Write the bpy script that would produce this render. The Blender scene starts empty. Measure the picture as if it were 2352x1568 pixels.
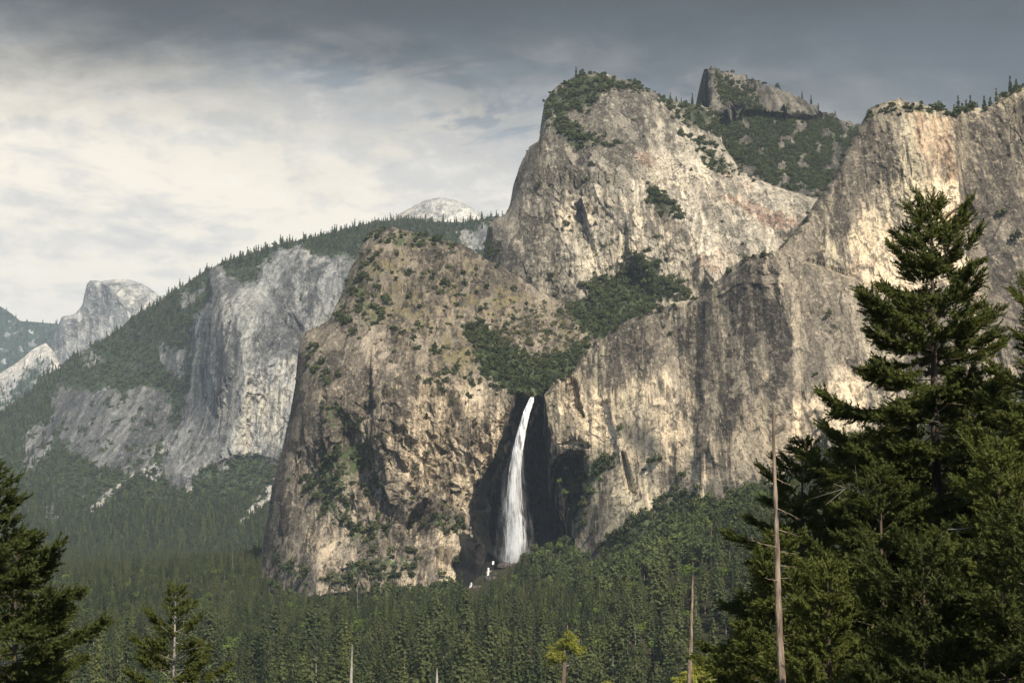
import bpy, math
import numpy as np
from mathutils import Vector, Matrix

SC = bpy.context.scene
COL = SC.collection
R = np.random.default_rng(11)

# ------------------------------------------------------------------ camera
# f, cx, cy: a 60 mm lens on a 36 mm sensor, measured on a 2352 x 1568 picture
F, CX, CY, CAMZ = 3920.0, 1176.0, 784.0, 140.0
PITCH = math.atan((1148 - 784) / F)
cam = bpy.data.cameras.new('camera')
cam.lens = 60.0
cam.sensor_width = 36.0
cam.clip_start = 0.5
cam.clip_end = 60000.0
cam_ob = bpy.data.objects.new('camera', cam)
COL.objects.link(cam_ob)
cam_ob.location = (0, 0, CAMZ)
cam_ob.rotation_euler = (math.pi / 2 + PITCH, 0, 0)
SC.camera = cam_ob

# ------------------------------------------------------------------ sun, sky, exposure
SUN_AZ = math.radians(23)       # to the right of straight behind the camera
SUN_EL = math.radians(42)
sd = bpy.data.lights.new('sun', 'SUN')
sd.energy = 5.0
sd.angle = math.radians(0.53)
sd.color = (1.0, 0.905, 0.755)
sun = bpy.data.objects.new('sun', sd)
COL.objects.link(sun)
to_sun = Vector((math.sin(SUN_AZ) * math.cos(SUN_EL), -math.cos(SUN_AZ) * math.cos(SUN_EL), math.sin(SUN_EL)))
sun.rotation_euler = to_sun.to_track_quat('Z', 'Y').to_euler()
sun.location = (200, -300, 600)

SKY_STRENGTH = 0.10
world = bpy.data.worlds.new('World')
SC.world = world
world.use_nodes = True
SC.view_settings.view_transform = 'Standard'
SC.view_settings.look = 'None'
SC.view_settings.exposure = 0.52
SC.view_settings.gamma = 1.0
SC.view_settings.use_curve_mapping = False
SC.cycles.max_bounces = 4
SC.cycles.diffuse_bounces = 2
SC.cycles.glossy_bounces = 1
SC.cycles.transmission_bounces = 2
SC.cycles.transparent_max_bounces = 12
SC.cycles.volume_bounces = 0
SC.cycles.use_denoising = True
SC.cycles.use_adaptive_sampling = False


class NT:
    """small helper over a node tree"""
    def __init__(s, tree):
        s.t = tree
        tree.nodes.clear()

    def n(s, kind, **kw):
        nd = s.t.nodes.new(kind)
        for k, v in kw.items():
            setattr(nd, k, v)
        return nd

    def put(s, sock, v):
        if isinstance(v, bpy.types.NodeSocket):
            s.t.links.new(v, sock)
        elif v is not None:
            if hasattr(sock.default_value, '__len__') and not isinstance(v, (int, float)):
                v = tuple(v)
                if len(sock.default_value) == 4 and len(v) == 3:
                    v = v + (1.0,)
            sock.default_value = v

    def math(s, op, a, b=None, c=None, clamp=False):
        nd = s.n('ShaderNodeMath', operation=op, use_clamp=clamp)
        for i, v in enumerate((a, b, c)):
            s.put(nd.inputs[i], v)
        return nd.outputs[0]

    def vmath(s, op, a, b=None):
        nd = s.n('ShaderNodeVectorMath', operation=op)
        s.put(nd.inputs[0], a)
        if b is not None:
            s.put(nd.inputs[1], b)
        return nd.outputs[0]

    def mix(s, f, a, b, blend='MIX'):
        nd = s.n('ShaderNodeMix', data_type='RGBA', blend_type=blend)
        s.put(nd.inputs[0], f)
        s.put(nd.inputs[6], a)
        s.put(nd.inputs[7], b)
        return nd.outputs[2]

    def step(s, v, lo, hi, a=0.0, b=1.0):
        nd = s.n('ShaderNodeMapRange', interpolation_type='SMOOTHSTEP')
        s.put(nd.inputs[0], v)
        s.put(nd.inputs[1], lo)
        s.put(nd.inputs[2], hi)
        s.put(nd.inputs[3], a)
        s.put(nd.inputs[4], b)
        return nd.outputs[0]

    def noise(s, vec, scale=1.0, detail=5.0, rough=0.55, dist=0.0, dim='3D'):
        nd = s.n('ShaderNodeTexNoise', noise_dimensions=dim)
        s.put(nd.inputs['Vector'], vec)
        nd.inputs['Scale'].default_value = scale
        nd.inputs['Detail'].default_value = detail
        nd.inputs['Roughness'].default_value = rough
        nd.inputs['Distortion'].default_value = dist
        return nd.outputs[0]

    def ramp(s, f, stops):
        nd = s.n('ShaderNodeValToRGB')
        cr = nd.color_ramp
        while len(cr.elements) < len(stops):
            cr.elements.new(0.5)
        for e, (p, c) in zip(cr.elements, stops):
            e.position = p
            e.color = tuple(c) + (1.0,)
        s.put(nd.inputs[0], f)
        return nd.outputs[0]


def build_sky():
    t = NT(world.node_tree)
    sky = t.n('ShaderNodeTexSky', sky_type='NISHITA', sun_disc=False, sun_elevation=SUN_EL,
              sun_rotation=math.pi - SUN_AZ, altitude=1300.0, dust_density=1.5)
    d = t.vmath('NORMALIZE', t.n('ShaderNodeTexCoord').outputs['Generated'])
    sp = t.n('ShaderNodeSeparateXYZ')
    t.put(sp.inputs[0], d)
    x, y, z = sp.outputs
    flat = t.vmath('MULTIPLY', d, (1.0, 1.0, 2.9))
    warp = t.noise(flat, 3.0, 4, 0.55)
    n_big = t.noise(flat, 5.5, 8, 0.56, 0.5)
    n_mid = t.noise(t.vmath('ADD', flat, (3.1, 0.4, 1.7)), 13.0, 8, 0.6, 0.5)
    n_fine = t.noise(t.vmath('ADD', flat, (1.1, 5.4, 0.7)), 34.0, 8, 0.62, 0.3)
    k = 1.0 / SKY_STRENGTH
    bright = (0.76 * k, 0.695 * k, 0.585 * k)
    grey = (0.55 * k, 0.53 * k, 0.495 * k)
    blue = (0.30 * k, 0.355 * k, 0.41 * k)
    storm = (0.042 * k, 0.049 * k, 0.057 * k)
    murk = (0.028 * k, 0.029 * k, 0.031 * k)
    # broken bright cloud with soft grey undersides
    lumps = t.math('ADD', t.math('MULTIPLY', n_big, 0.55), t.math('ADD', t.math('MULTIPLY', n_mid, 0.3), t.math('MULTIPLY', n_fine, 0.15)))
    c = t.mix(t.step(lumps, 0.445, 0.53), grey, bright)
    flat2 = t.vmath('MULTIPLY', d, (1.0, 1.0, 1.9))

    def billow(v):
        return t.math('ADD', t.math('MULTIPLY', t.noise(v, 9.0, 8, 0.6, 0.6), 0.7), t.math('MULTIPLY', t.noise(v, 30.0, 6, 0.6, 0.3), 0.3))
    emb = t.math('SUBTRACT', billow(flat2), billow(t.vmath('ADD', flat2, (0.006, 0.0, 0.017))))
    c = t.mix(t.step(emb, 0.0, 0.10, 0.0, 0.4), c, (0.80 * k, 0.745 * k, 0.65 * k))
    c = t.mix(t.step(emb, -0.01, -0.11, 0.0, 0.4), c, (0.46 * k, 0.475 * k, 0.48 * k))
    # low towards the horizon the cloud thins to a cool veil
    low = t.step(z, 0.03, 0.17, 1.0, 0.0)
    c = t.mix(t.math('MULTIPLY', low, 0.6), c, (0.60 * k, 0.59 * k, 0.56 * k))
    # a rent of blue
    rent = t.math('MULTIPLY', t.step(n_mid, 0.50, 0.60), t.step(t.math('ADD', z, t.math('MULTIPLY', x, 0.35)), 0.17, 0.21))
    c = t.mix(t.math('MULTIPLY', rent, 0.75), c, blue)
    # the dark rain cloud overhead, lower towards the right
    wob = t.math('ADD', t.math('MULTIPLY', t.math('SUBTRACT', lumps, 0.5), 0.13), t.math('MULTIPLY', emb, -0.04))
    e1 = t.math('ADD', t.math('ADD', z, t.math('MULTIPLY', x, 0.155)), wob)
    c = t.mix(t.step(e1, 0.150, 0.285), c, (0.088 * k, 0.104 * k, 0.122 * k))
    e2 = t.math('ADD', z, t.math('MULTIPLY', wob, 0.8))
    e2 = t.math('SUBTRACT', e2, t.math('MULTIPLY', x, 0.03))
    c = t.mix(t.step(e2, 0.215, 0.300), c, storm)
    c = t.mix(t.step(e2, 0.27, 0.36), c, murk)
    # the cloud bank ends behind the camera, where the sun shines from open sky
    cover = t.step(y, -0.25, 0.45)
    c = t.mix(cover, sky.outputs[0], c)
    bg = t.n('ShaderNodeBackground')
    t.put(bg.inputs[0], c)
    bg.inputs[1].default_value = SKY_STRENGTH
    out = t.n('ShaderNodeOutputWorld')
    t.put(out.inputs[0], bg.outputs[0])


build_sky()

# ------------------------------------------------------------------ geometry helpers
FW = np.array([0, math.cos(PITCH), math.sin(PITCH)])
UP = np.array([0, -math.sin(PITCH), math.cos(PITCH)])


def at(px, py, Y):
    """the point at distance Y ahead seen in direction (px, py)"""
    px, py, Y = np.broadcast_arrays(np.asarray(px, float), np.asarray(py, float), np.asarray(Y, float))
    a, b = (px - CX) / F, -(py - CY) / F
    dy = FW[1] + b * UP[1]
    dz = FW[2] + b * UP[2]
    return np.stack([a * Y / dy, Y, CAMZ + dz * Y / dy], -1)


def project(p):
    p = np.asarray(p, float)
    q = p - np.array([0, 0, CAMZ])
    f = q @ FW
    return CX + F * q[..., 0] / f, CY - F * (q @ UP) / f


PERM = np.concatenate([np.random.default_rng(5).permutation(256)] * 3).astype(np.int32)
_g = np.random.default_rng(6).normal(size=(256, 3))
GRAD = (_g / np.linalg.norm(_g, axis=1)[:, None]).astype(np.float32)


def perlin(p):
    p = np.asarray(p, np.float32)
    i = np.floor(p).astype(np.int32)
    f = p - i
    i &= 255
    u = f * f * f * (f * (f * 6 - 15) + 10)
    out = np.zeros(len(p), np.float32)
    for dx in (0, 1):
        wx = u[:, 0] if dx else 1 - u[:, 0]
        hx = PERM[(i[:, 0] + dx) & 255]
        for dy in (0, 1):
            wy = wx * (u[:, 1] if dy else 1 - u[:, 1])
            hy = PERM[(hx + i[:, 1] + dy) & 255]
            for dz in (0, 1):
                w = wy * (u[:, 2] if dz else 1 - u[:, 2])
                g = GRAD[PERM[(hy + i[:, 2] + dz) & 255]]
                out += w * (g[:, 0] * (f[:, 0] - dx) + g[:, 1] * (f[:, 1] - dy) + g[:, 2] * (f[:, 2] - dz))
    return out * 1.6


def fbm(p, lam, oct=4, gain=0.5, ridged=False):
    p = np.asarray(p, np.float32) / lam
    out, a, tot = 0, 1.0, 0
    for k in range(oct):
        v = perlin(p + 17.3 * k)
        if ridged:
            v = 1 - 2 * np.abs(v)
        out = out + a * v
        tot += a
        a *= gain
        p = p * 2.03
    return out / tot


def cells(p, lam, tilt=0.0):
    """jittered cells: each cell a flat facet with its own height and tilt (in units of lam), as broken rock is"""
    p = np.asarray(p, np.float32) / lam
    i = np.floor(p).astype(np.int32)
    f = p - i
    d1 = np.full(len(p), 9.0, np.float32)
    hh = np.zeros(len(p), np.int32)
    off = np.zeros((len(p), 3), np.float32)
    for dx in (-1, 0, 1):
        for dy in (-1, 0, 1):
            for dz in (-1, 0, 1):
                h = PERM[(PERM[(PERM[(i[:, 0] + dx) & 255] + i[:, 1] + dy) & 255] + i[:, 2] + dz) & 255]
                o = f - (np.array([dx, dy, dz], np.float32) + 0.5 + GRAD[h] * 0.5)
                d = (o * o).sum(1)
                near = d < d1
                hh = np.where(near, h, hh)
                off = np.where(near[:, None], o, off)
                d1 = np.where(near, d, d1)
    val = hh / 127.5 - 1
    return val, (GRAD[(hh * 7 + 31) & 255] * off).sum(1)


def tps(ctrl):
    """thin-plate spline through (x, y, value) points"""
    c = np.asarray(ctrl, float)
    m = c[:, :2].mean(0)
    s = np.abs(c[:, :2] - m).max()
    q = (c[:, :2] - m) / s

    def U(r2):
        return np.where(r2 > 1e-12, r2 * np.log(np.maximum(r2, 1e-12)), 0)
    n = len(c)
    K = U(((q[:, None] - q[None]) ** 2).sum(-1)) + np.eye(n) * 2e-3
    P = np.c_[np.ones(n), q]
    A = np.block([[K, P], [P.T, np.zeros((3, 3))]])
    w = np.linalg.solve(A, np.r_[c[:, 2], 0, 0, 0])

    def f(x, y):
        x = (np.asarray(x, float) - m[0]) / s
        y = (np.asarray(y, float) - m[1]) / s
        out = w[n] + w[n + 1] * x + w[n + 2] * y
        for k in range(n):
            out = out + w[k] * U((x - q[k, 0]) ** 2 + (y - q[k, 1]) ** 2)
        return out
    return f


def seg_dist(x, y, poly, closed=False):
    P = np.asarray(poly, float)
    Q = np.roll(P, -1, 0) if closed else P[1:]
    P = P if closed else P[:-1]
    d = np.full(np.shape(x), 1e9)
    for (ax, ay), (bx, by) in zip(P, Q):
        L = (bx - ax) ** 2 + (by - ay) ** 2 + 1e-9
        t = np.clip(((x - ax) * (bx - ax) + (y - ay) * (by - ay)) / L, 0, 1)
        d = np.minimum(d, (x - ax - t * (bx - ax)) ** 2 + (y - ay - t * (by - ay)) ** 2)
    return np.sqrt(d)


def inside(x, y, poly, soft=10.0):
    """1 inside the outline, 0 outside, with a soft rim"""
    P = np.asarray(poly, float)
    c = np.zeros(np.shape(x), bool)
    for (ax, ay), (bx, by) in zip(P, np.roll(P, -1, 0)):
        hit = ((ay > y) != (by > y)) & (x < (bx - ax) * (y - ay) / (by - ay + 1e-12) + ax)
        c ^= hit
    d = seg_dist(x, y, poly, True)
    s = np.where(c, d, -d)
    return np.clip(0.5 + s / (2 * soft), 0, 1)


def new_mesh(name, V, faces, mats=(), smooth=False, mat_idx=None):
    """V: n x 3; faces: one m x k array or a list of them (k = 3 or 4)"""
    me = bpy.data.meshes.new(name)
    V = np.ascontiguousarray(V, np.float32)
    if not isinstance(faces, list):
        faces = [faces]
    faces = [np.asarray(f, np.int32) for f in faces if len(f)]
    me.vertices.add(len(V))
    me.vertices.foreach_set('co', V.ravel())
    loops = np.concatenate([f.ravel() for f in faces])
    tot = np.concatenate([np.full(len(f), f.shape[1], np.int32) for f in faces])
    start = np.concatenate([[0], np.cumsum(tot)[:-1]]).astype(np.int32)
    me.loops.add(len(loops))
    me.loops.foreach_set('vertex_index', loops)
    me.polygons.add(len(tot))
    me.polygons.foreach_set('loop_start', start)
    if mat_idx is not None:
        me.polygons.foreach_set('material_index', np.asarray(mat_idx, np.int32))
    me.update(calc_edges=True)
    me.polygons.foreach_set('use_smooth', np.full(len(tot), smooth))
    for m in mats:
        me.materials.append(m)
    return me


def link(name, me, parent=None, **props):
    o = bpy.data.objects.new(name, me)
    COL.objects.link(o)
    if parent is not None:
        o.parent = parent
    for k, v in props.items():
        o[k] = v
    return o


def paint(me, name, arr):
    a = me.attributes.new(name, 'FLOAT_COLOR', 'POINT')
    a.data.foreach_set('color', np.ascontiguousarray(arr, np.float32).ravel())


# ------------------------------------------------------------------ materials
def new_mat(name):
    m = bpy.data.materials.new(name)
    m.use_nodes = True
    return m, NT(m.node_tree)


def finish(t, color, rough=0.9, bump=None, spec=0.15, extra=None):
    b = t.n('ShaderNodeBsdfPrincipled')
    t.put(b.inputs['Base Color'], color)
    t.put(b.inputs['Roughness'], rough)
    t.put(b.inputs['Specular IOR Level'], spec)
    if bump is not None:
        t.put(b.inputs['Normal'], bump)
    o = t.n('ShaderNodeOutputMaterial')
    t.put(o.inputs[0], b.outputs[0] if extra is None else extra(b.outputs[0]))


def rock_mat(name, light, mid, dark, tan, rust, s=1.0, soil=(0.16, 0.13, 0.08), green=(0.045, 0.058, 0.026), streak=0.5, bumpd=3.0, runs=0.3, lines=0.75, joint=0.5, contrast=1.5, lift=1.62, sat=0.74):
    """granite; s is the size of its smallest marks in metres. Attribute mask = (varnish, wet, tan, plants), mask2 = (rust, pale, dry grass, -)"""
    m, t = new_mat(name)
    pos = t.vmath('MULTIPLY', t.n('ShaderNodeTexCoord').outputs['Object'], (1.0, 0.16, 1.0))
    A = t.n('ShaderNodeSeparateColor')
    a1 = t.n('ShaderNodeAttribute', attribute_name='mask')
    t.put(A.inputs[0], a1.outputs['Color'])
    veg = a1.outputs['Alpha']
    B = t.n('ShaderNodeSeparateColor')
    a2 = t.n('ShaderNodeAttribute', attribute_name='mask2')
    t.put(B.inputs[0], a2.outputs['Color'])
    fluted = t.vmath('MULTIPLY', pos, (1.0, 1.0, 0.11))
    fluted2 = t.vmath('MULTIPLY', pos, (1.0, 1.0, 0.045))
    slab = t.vmath('MULTIPLY', pos, (1.0, 1.0, 0.5))
    n_blot = t.noise(slab, 1 / (36 * s), 9, 0.66, 0.6)
    n_str = t.noise(fluted, 1 / (9 * s), 8, 0.66, 0.4)
    n_run = t.noise(fluted2, 1 / (8 * s), 6, 0.64)
    n_fine = t.noise(pos, 1 / (7 * s), 8, 0.74)
    n_big = t.noise(slab, 1 / (170 * s), 5, 0.6, 0.5)
    n_crk = t.noise(t.vmath('MULTIPLY', pos, (1.0, 1.0, 0.4)), 1 / (16 * s), 3, 0.6, 1.2)
    c = t.mix(t.step(n_blot, 0.43, 0.58), mid, light)
    c = t.mix(t.step(n_big, 0.42, 0.58, 0.0, 0.6), c, mid)
    c = t.mix(t.step(n_str, 0.46, 0.58, 0.0, 0.8), c, t.mix(0.5, mid, dark))
    # tan fresh faces
    ft = t.math('ADD', A.outputs[2], t.math('MULTIPLY', t.math('SUBTRACT', n_blot, 0.5), 3.4))
    c = t.mix(t.step(ft, 0.35, 0.95, 0.0, 0.9), c, tan)
    fp = t.math('ADD', B.outputs[1], t.math('MULTIPLY', t.math('SUBTRACT', n_str, 0.5), 3.2))
    c = t.mix(t.step(fp, 0.35, 0.95, 0.0, 0.8), c, tuple(min(0.74, x * 1.3) for x in light))
    # rust
    fr = t.math('ADD', B.outputs[0], t.math('MULTIPLY', t.math('SUBTRACT', n_run, 0.5), 3.0))
    fr = t.math('ADD', fr, t.math('MULTIPLY', t.math('SUBTRACT', n_fine, 0.5), 1.6))
    c = t.mix(t.step(fr, 0.35, 1.0, 0.0, 0.75), c, rust)
    # dark lichen and water streaks
    v = t.math('ADD', t.math('MULTIPLY', A.outputs[0], 0.16), t.math('ADD', t.math('MULTIPLY', n_run, 0.6), t.math('MULTIPLY', n_big, 0.4)))
    c = t.mix(t.math('MULTIPLY', t.step(v, 0.515, 0.60), streak + 0.3), c, dark)
    v2 = t.math('ADD', t.math('MULTIPLY', A.outputs[0], 0.06), n_str)
    c = t.mix(t.step(v2, 0.56, 0.66, 0.0, 0.7), c, dark)
    n_r3 = t.noise(t.vmath('MULTIPLY', pos, (1.0, 1.0, 0.022)), 1 / (4.0 * s), 5, 0.6)
    n_r4 = t.noise(t.vmath('MULTIPLY', t.vmath('ADD', pos, (310.0, 70.0, 900.0)), (1.0, 1.0, 0.03)), 1 / (26 * s), 4, 0.6)
    rr = t.math('ADD', t.math('ADD', n_r3, t.math('MULTIPLY', t.math('SUBTRACT', n_r4, 0.5), 1.1)), t.math('MULTIPLY', A.outputs[0], 0.05))
    c = t.mix(t.step(rr, 0.52, 0.62, 0.0, runs), c, dark)
    c = t.mix(t.step(rr, 0.47, 0.38, 0.0, runs * 0.6), c, tuple(min(0.7, x * 1.25) for x in tan))
    c = t.mix(t.math('MULTIPLY', A.outputs[0], 0.5, clamp=True), c, tuple(x * 1.5 for x in dark))
    fq = t.math('ADD', t.math('MULTIPLY', B.outputs[1], 0.9), t.math('ADD', t.math('MULTIPLY', t.math('SUBTRACT', n_blot, 0.5), 2.2), t.math('MULTIPLY', t.math('SUBTRACT', n_run, 0.5), 2.6)))
    c = t.mix(t.step(fq, 0.42, 0.85, 0.0, 0.85), c, tuple(min(0.72, x * 1.12) for x in tan))
    # cracks and speckle
    crk = t.math('ABSOLUTE', t.math('SUBTRACT', n_crk, 0.5))
    c = t.mix(t.step(crk, 0.0, 0.014, lines, 0.0), c, tuple(x * 0.35 for x in dark))
    c = t.mix(t.step(n_fine, 0.40, 0.50, 0.6, 0.0), c, tuple(x * 0.6 for x in dark))
    c = t.mix(t.step(n_fine, 0.54, 0.64, 0.0, 0.5), c, tuple(min(0.75, x * 1.3) for x in light))
    # joints: slabs of slightly different tone parted by thin dark cracks
    def voro(vec, scale, feature, out):
        nd = t.n('ShaderNodeTexVoronoi', feature=feature)
        t.put(nd.inputs['Vector'], vec)
        nd.inputs['Scale'].default_value = scale
        return nd.outputs[out]
    wv = t.n('ShaderNodeTexNoise')
    t.put(wv.inputs['Vector'], pos)
    wv.inputs['Scale'].default_value = 1 / (14 * s)
    wv.inputs['Detail'].default_value = 5
    off = t.vmath('MULTIPLY', t.vmath('SUBTRACT', wv.outputs['Color'], (0.5, 0.5, 0.5)), (16 * s, 16 * s, 22 * s))
    jp = t.vmath('MULTIPLY', t.vmath('ADD', pos, off), (1.0, 1.0, joint))
    for sc_, wd_, am_ in ((30, 0.030, 0.6), (11, 0.045, 0.42)):
        g = t.n('ShaderNodeRGBToBW')
        t.put(g.inputs[0], voro(jp, 1 / (sc_ * s), 'F1', 'Color'))
        c = t.mix(t.step(g.outputs[0], 0.25, 0.55, 0.34, 0.0), c, t.mix(0.5, c, dark))
        c = t.mix(t.step(g.outputs[0], 0.55, 0.85, 0.0, 0.26), c, tuple(min(0.75, x * 1.3) for x in light))
        brk = t.step(n_str, 0.44, 0.54)
        c = t.mix(t.math('MULTIPLY', t.step(voro(jp, 1 / (sc_ * s), 'DISTANCE_TO_EDGE', 'Distance'), 0.0, wd_, am_, 0.0), brk), c, tuple(x * 0.3 for x in dark))
    n_mic = t.noise(pos, 1 / (2.2 * s), 4, 0.7)
    c = t.mix(t.step(n_mic, 0.36, 0.46, 0.5, 0.0), c, tuple(x * 0.5 for x in dark))
    c = t.mix(t.step(n_mic, 0.56, 0.66, 0.0, 0.35), c, tuple(min(0.75, x * 1.35) for x in light))
    # contrast curve on the mixed stone colours, helping where relief shading is flat
    gm = t.n('ShaderNodeGamma')
    t.put(gm.inputs[0], c)
    gm.inputs[1].default_value = contrast
    hs = t.n('ShaderNodeHueSaturation')
    hs.inputs['Saturation'].default_value = sat
    t.put(hs.inputs['Color'], gm.outputs[0])
    c = t.mix(1.0, hs.outputs[0], (lift * 0.98, lift, lift * 0.96, 1.0), 'MULTIPLY')
    # dry grass and soil
    fg = t.math('ADD', B.outputs[2], t.math('MULTIPLY', t.math('SUBTRACT', n_fine, 0.5), 3.2))
    fg = t.math('ADD', fg, t.math('MULTIPLY', t.math('SUBTRACT', n_blot, 0.5), 2.2))
    c = t.mix(t.step(fg, 0.4, 0.85, 0.0, 0.85), c, t.mix(t.step(n_big, 0.42, 0.56), soil, (0.16, 0.135, 0.065)))
    # low plants
    fv = t.math('ADD', veg, t.math('MULTIPLY', t.math('SUBTRACT', n_fine, 0.5), 2.6))
    fv = t.math('ADD', fv, t.math('MULTIPLY', t.math('SUBTRACT', n_blot, 0.5), 1.6))
    c = t.mix(t.step(fv, 0.45, 0.7), c, t.mix(t.step(n_fine, 0.42, 0.6), tuple(x * 0.7 for x in green), tuple(x * 1.6 for x in green)))
    # wet rock; the same near-black also paints the shade of recess and alcove
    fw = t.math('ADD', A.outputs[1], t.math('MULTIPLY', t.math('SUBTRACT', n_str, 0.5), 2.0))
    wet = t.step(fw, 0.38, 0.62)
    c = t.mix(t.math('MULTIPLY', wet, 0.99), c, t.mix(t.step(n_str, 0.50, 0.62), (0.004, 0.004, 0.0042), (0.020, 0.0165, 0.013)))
    h = t.math('ADD', t.math('MULTIPLY', n_fine, 0.6), t.math('ADD', n_str, t.math('MULTIPLY', n_blot, 1.6)))
    bp = t.n('ShaderNodeBump')
    bp.inputs['Strength'].default_value = 0.8
    bp.inputs['Distance'].default_value = bumpd * s
    t.put(bp.inputs['Height'], h)
    rough = t.step(wet, 0.0, 1.0, 0.93, 0.72)
    finish(t, c, rough, bp.outputs[0], 0.2)
    return m


def leaf_mat(name, stops, trans=0.25):
    m, t = new_mat(name)
    rnd = t.n('ShaderNodeObjectInfo').outputs['Random']
    pos = t.n('ShaderNodeTexCoord').outputs['Object']
    n = t.noise(pos, 1.3, 3, 0.6)
    f = t.math('ADD', t.math('MULTIPLY', rnd, 0.78), t.math('MULTIPLY', n, 0.28))
    c = t.ramp(f, stops)
    tb = t.n('ShaderNodeBsdfTranslucent')
    t.put(tb.inputs[0], t.mix(0.5, c, (0.16, 0.17, 0.03)))

    def ex(s):
        mx = t.n('ShaderNodeMixShader')
        mx.inputs[0].default_value = trans
        t.put(mx.inputs[1], s)
        t.put(mx.inputs[2], tb.outputs[0])
        return mx.outputs[0]
    finish(t, c, 0.75, None, 0.25, ex)
    return m


def plain_mat(name, a, b, scale=1.0, rough=0.9, stretch=(1, 1, 1), bump=0.0):
    m, t = new_mat(name)
    pos = t.vmath('MULTIPLY', t.n('ShaderNodeTexCoord').outputs['Object'], stretch)
    n = t.noise(pos, scale, 6, 0.65)
    bm = None
    if bump:
        nd = t.n('ShaderNodeBump')
        nd.inputs['Distance'].default_value = bump
        t.put(nd.inputs['Height'], n)
        bm = nd.outputs[0]
    finish(t, t.mix(t.step(n, 0.35, 0.65), a, b), rough, bm)
    return m


M_RIGHT = rock_mat('warm_granite', (0.43, 0.36, 0.265), (0.25, 0.21, 0.16), (0.105, 0.09, 0.076), (0.62, 0.485, 0.315), (0.40, 0.235, 0.105), 1.3, streak=0.5, runs=0.75, lines=0.3, joint=0.2)
M_LOW = rock_mat('brown_granite', (0.385, 0.325, 0.25), (0.215, 0.18, 0.14), (0.095, 0.08, 0.064), (0.56, 0.445, 0.30), (0.36, 0.225, 0.10), 1.4, soil=(0.215, 0.165, 0.10), streak=0.45)
M_MID = rock_mat('pale_granite', (0.42, 0.37, 0.30), (0.25, 0.22, 0.175), (0.105, 0.093, 0.078), (0.52, 0.44, 0.33), (0.36, 0.185, 0.105), 1.7, green=(0.028, 0.036, 0.017), streak=0.4)
M_HIGH = rock_mat('grey_granite', (0.25, 0.22, 0.175), (0.15, 0.134, 0.108), (0.062, 0.056, 0.048), (0.40, 0.33, 0.24), (0.30, 0.21, 0.10), 2.0, green=(0.036, 0.052, 0.02), contrast=1.35, lift=1.35)
M_SENT = rock_mat('cool_granite', (0.33, 0.325, 0.315), (0.195, 0.193, 0.19), (0.085, 0.086, 0.088), (0.47, 0.42, 0.35), (0.36, 0.30, 0.23), 2.6, soil=(0.3, 0.27, 0.22), green=(0.035, 0.050, 0.026), streak=0.45, runs=0.5, lines=0.5, joint=0.25, contrast=1.4, lift=1.42)
M_DOME = rock_mat('dome_granite', (0.58, 0.545, 0.50), (0.42, 0.40, 0.38), (0.2, 0.2, 0.21), (0.64, 0.56, 0.48), (0.5, 0.42, 0.36), 6.0, green=(0.03, 0.045, 0.03), streak=0.5, contrast=1.3, lift=1.15)
M_GROUND = plain_mat('forest_floor', (0.022, 0.024, 0.012), (0.045, 0.042, 0.022), 0.03)
M_BARK = plain_mat('bark', (0.10, 0.07, 0.05), (0.19, 0.145, 0.11), 3.0, stretch=(1, 1, 0.15), bump=0.05)
M_FARBARK = plain_mat('pale_bark', (0.13, 0.10, 0.075), (0.25, 0.20, 0.16), 0.6, stretch=(1, 1, 0.2))
M_DEAD = plain_mat('bleached_wood', (0.10, 0.073, 0.053), (0.32, 0.25, 0.185), 6.0, stretch=(1, 1, 0.16), bump=0.08)
M_DEADGREY = plain_mat('grey_dead_wood', (0.17, 0.15, 0.13), (0.33, 0.30, 0.265), 2.2, stretch=(1, 1, 0.12))
M_BOULDER = plain_mat('wet_boulder', (0.03, 0.027, 0.026), (0.11, 0.09, 0.08), 0.25, 0.7, bump=0.4)
CONIFER = [(0.0, (0.016, 0.025, 0.011)), (0.35, (0.030, 0.043, 0.016)), (0.65, (0.056, 0.073, 0.023)), (1.0, (0.115, 0.130, 0.036))]
M_CONIFER = leaf_mat('conifer_needles', CONIFER, 0.25)
M_LIGHTCONIFER = leaf_mat('olive_needles', [(0.0, (0.040, 0.054, 0.022)), (1.0, (0.092, 0.106, 0.036))], 0.25)
M_OAK = leaf_mat('oak_leaves', [(0.0, (0.034, 0.048, 0.018)), (0.6, (0.066, 0.086, 0.028)), (1.0, (0.12, 0.14, 0.042))], 0.2)
M_SHRUB = leaf_mat('shrub_leaves', [(0.0, (0.028, 0.040, 0.016)), (0.6, (0.056, 0.071, 0.026)), (1.0, (0.105, 0.115, 0.045))], 0.15)
M_BRUSH = leaf_mat('olive_brush', [(0.0, (0.07, 0.075, 0.032)), (1.0, (0.15, 0.145, 0.06))], 0.15)
M_BROWNTREE = leaf_mat('dead_needles', [(0.0, (0.10, 0.065, 0.035)), (1.0, (0.17, 0.11, 0.06))], 0.1)
M_FIR = leaf_mat('fir_needles', [(0.0, (0.034, 0.045, 0.011)), (0.5, (0.058, 0.071, 0.015)), (1.0, (0.098, 0.112, 0.022))], 0.3)
M_FIRBARK = plain_mat('fir_bark', (0.045, 0.033, 0.025), (0.10, 0.077, 0.058), 3.0, stretch=(1, 1, 0.15), bump=0.05)
M_YELLOW = leaf_mat('yellow_green_leaves', [(0.0, (0.27, 0.30, 0.05)), (1.0, (0.42, 0.42, 0.09))], 0.4)
M_LIME = leaf_mat('lime_leaves', [(0.0, (0.08, 0.125, 0.025)), (1.0, (0.15, 0.20, 0.04))], 0.35)


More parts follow.
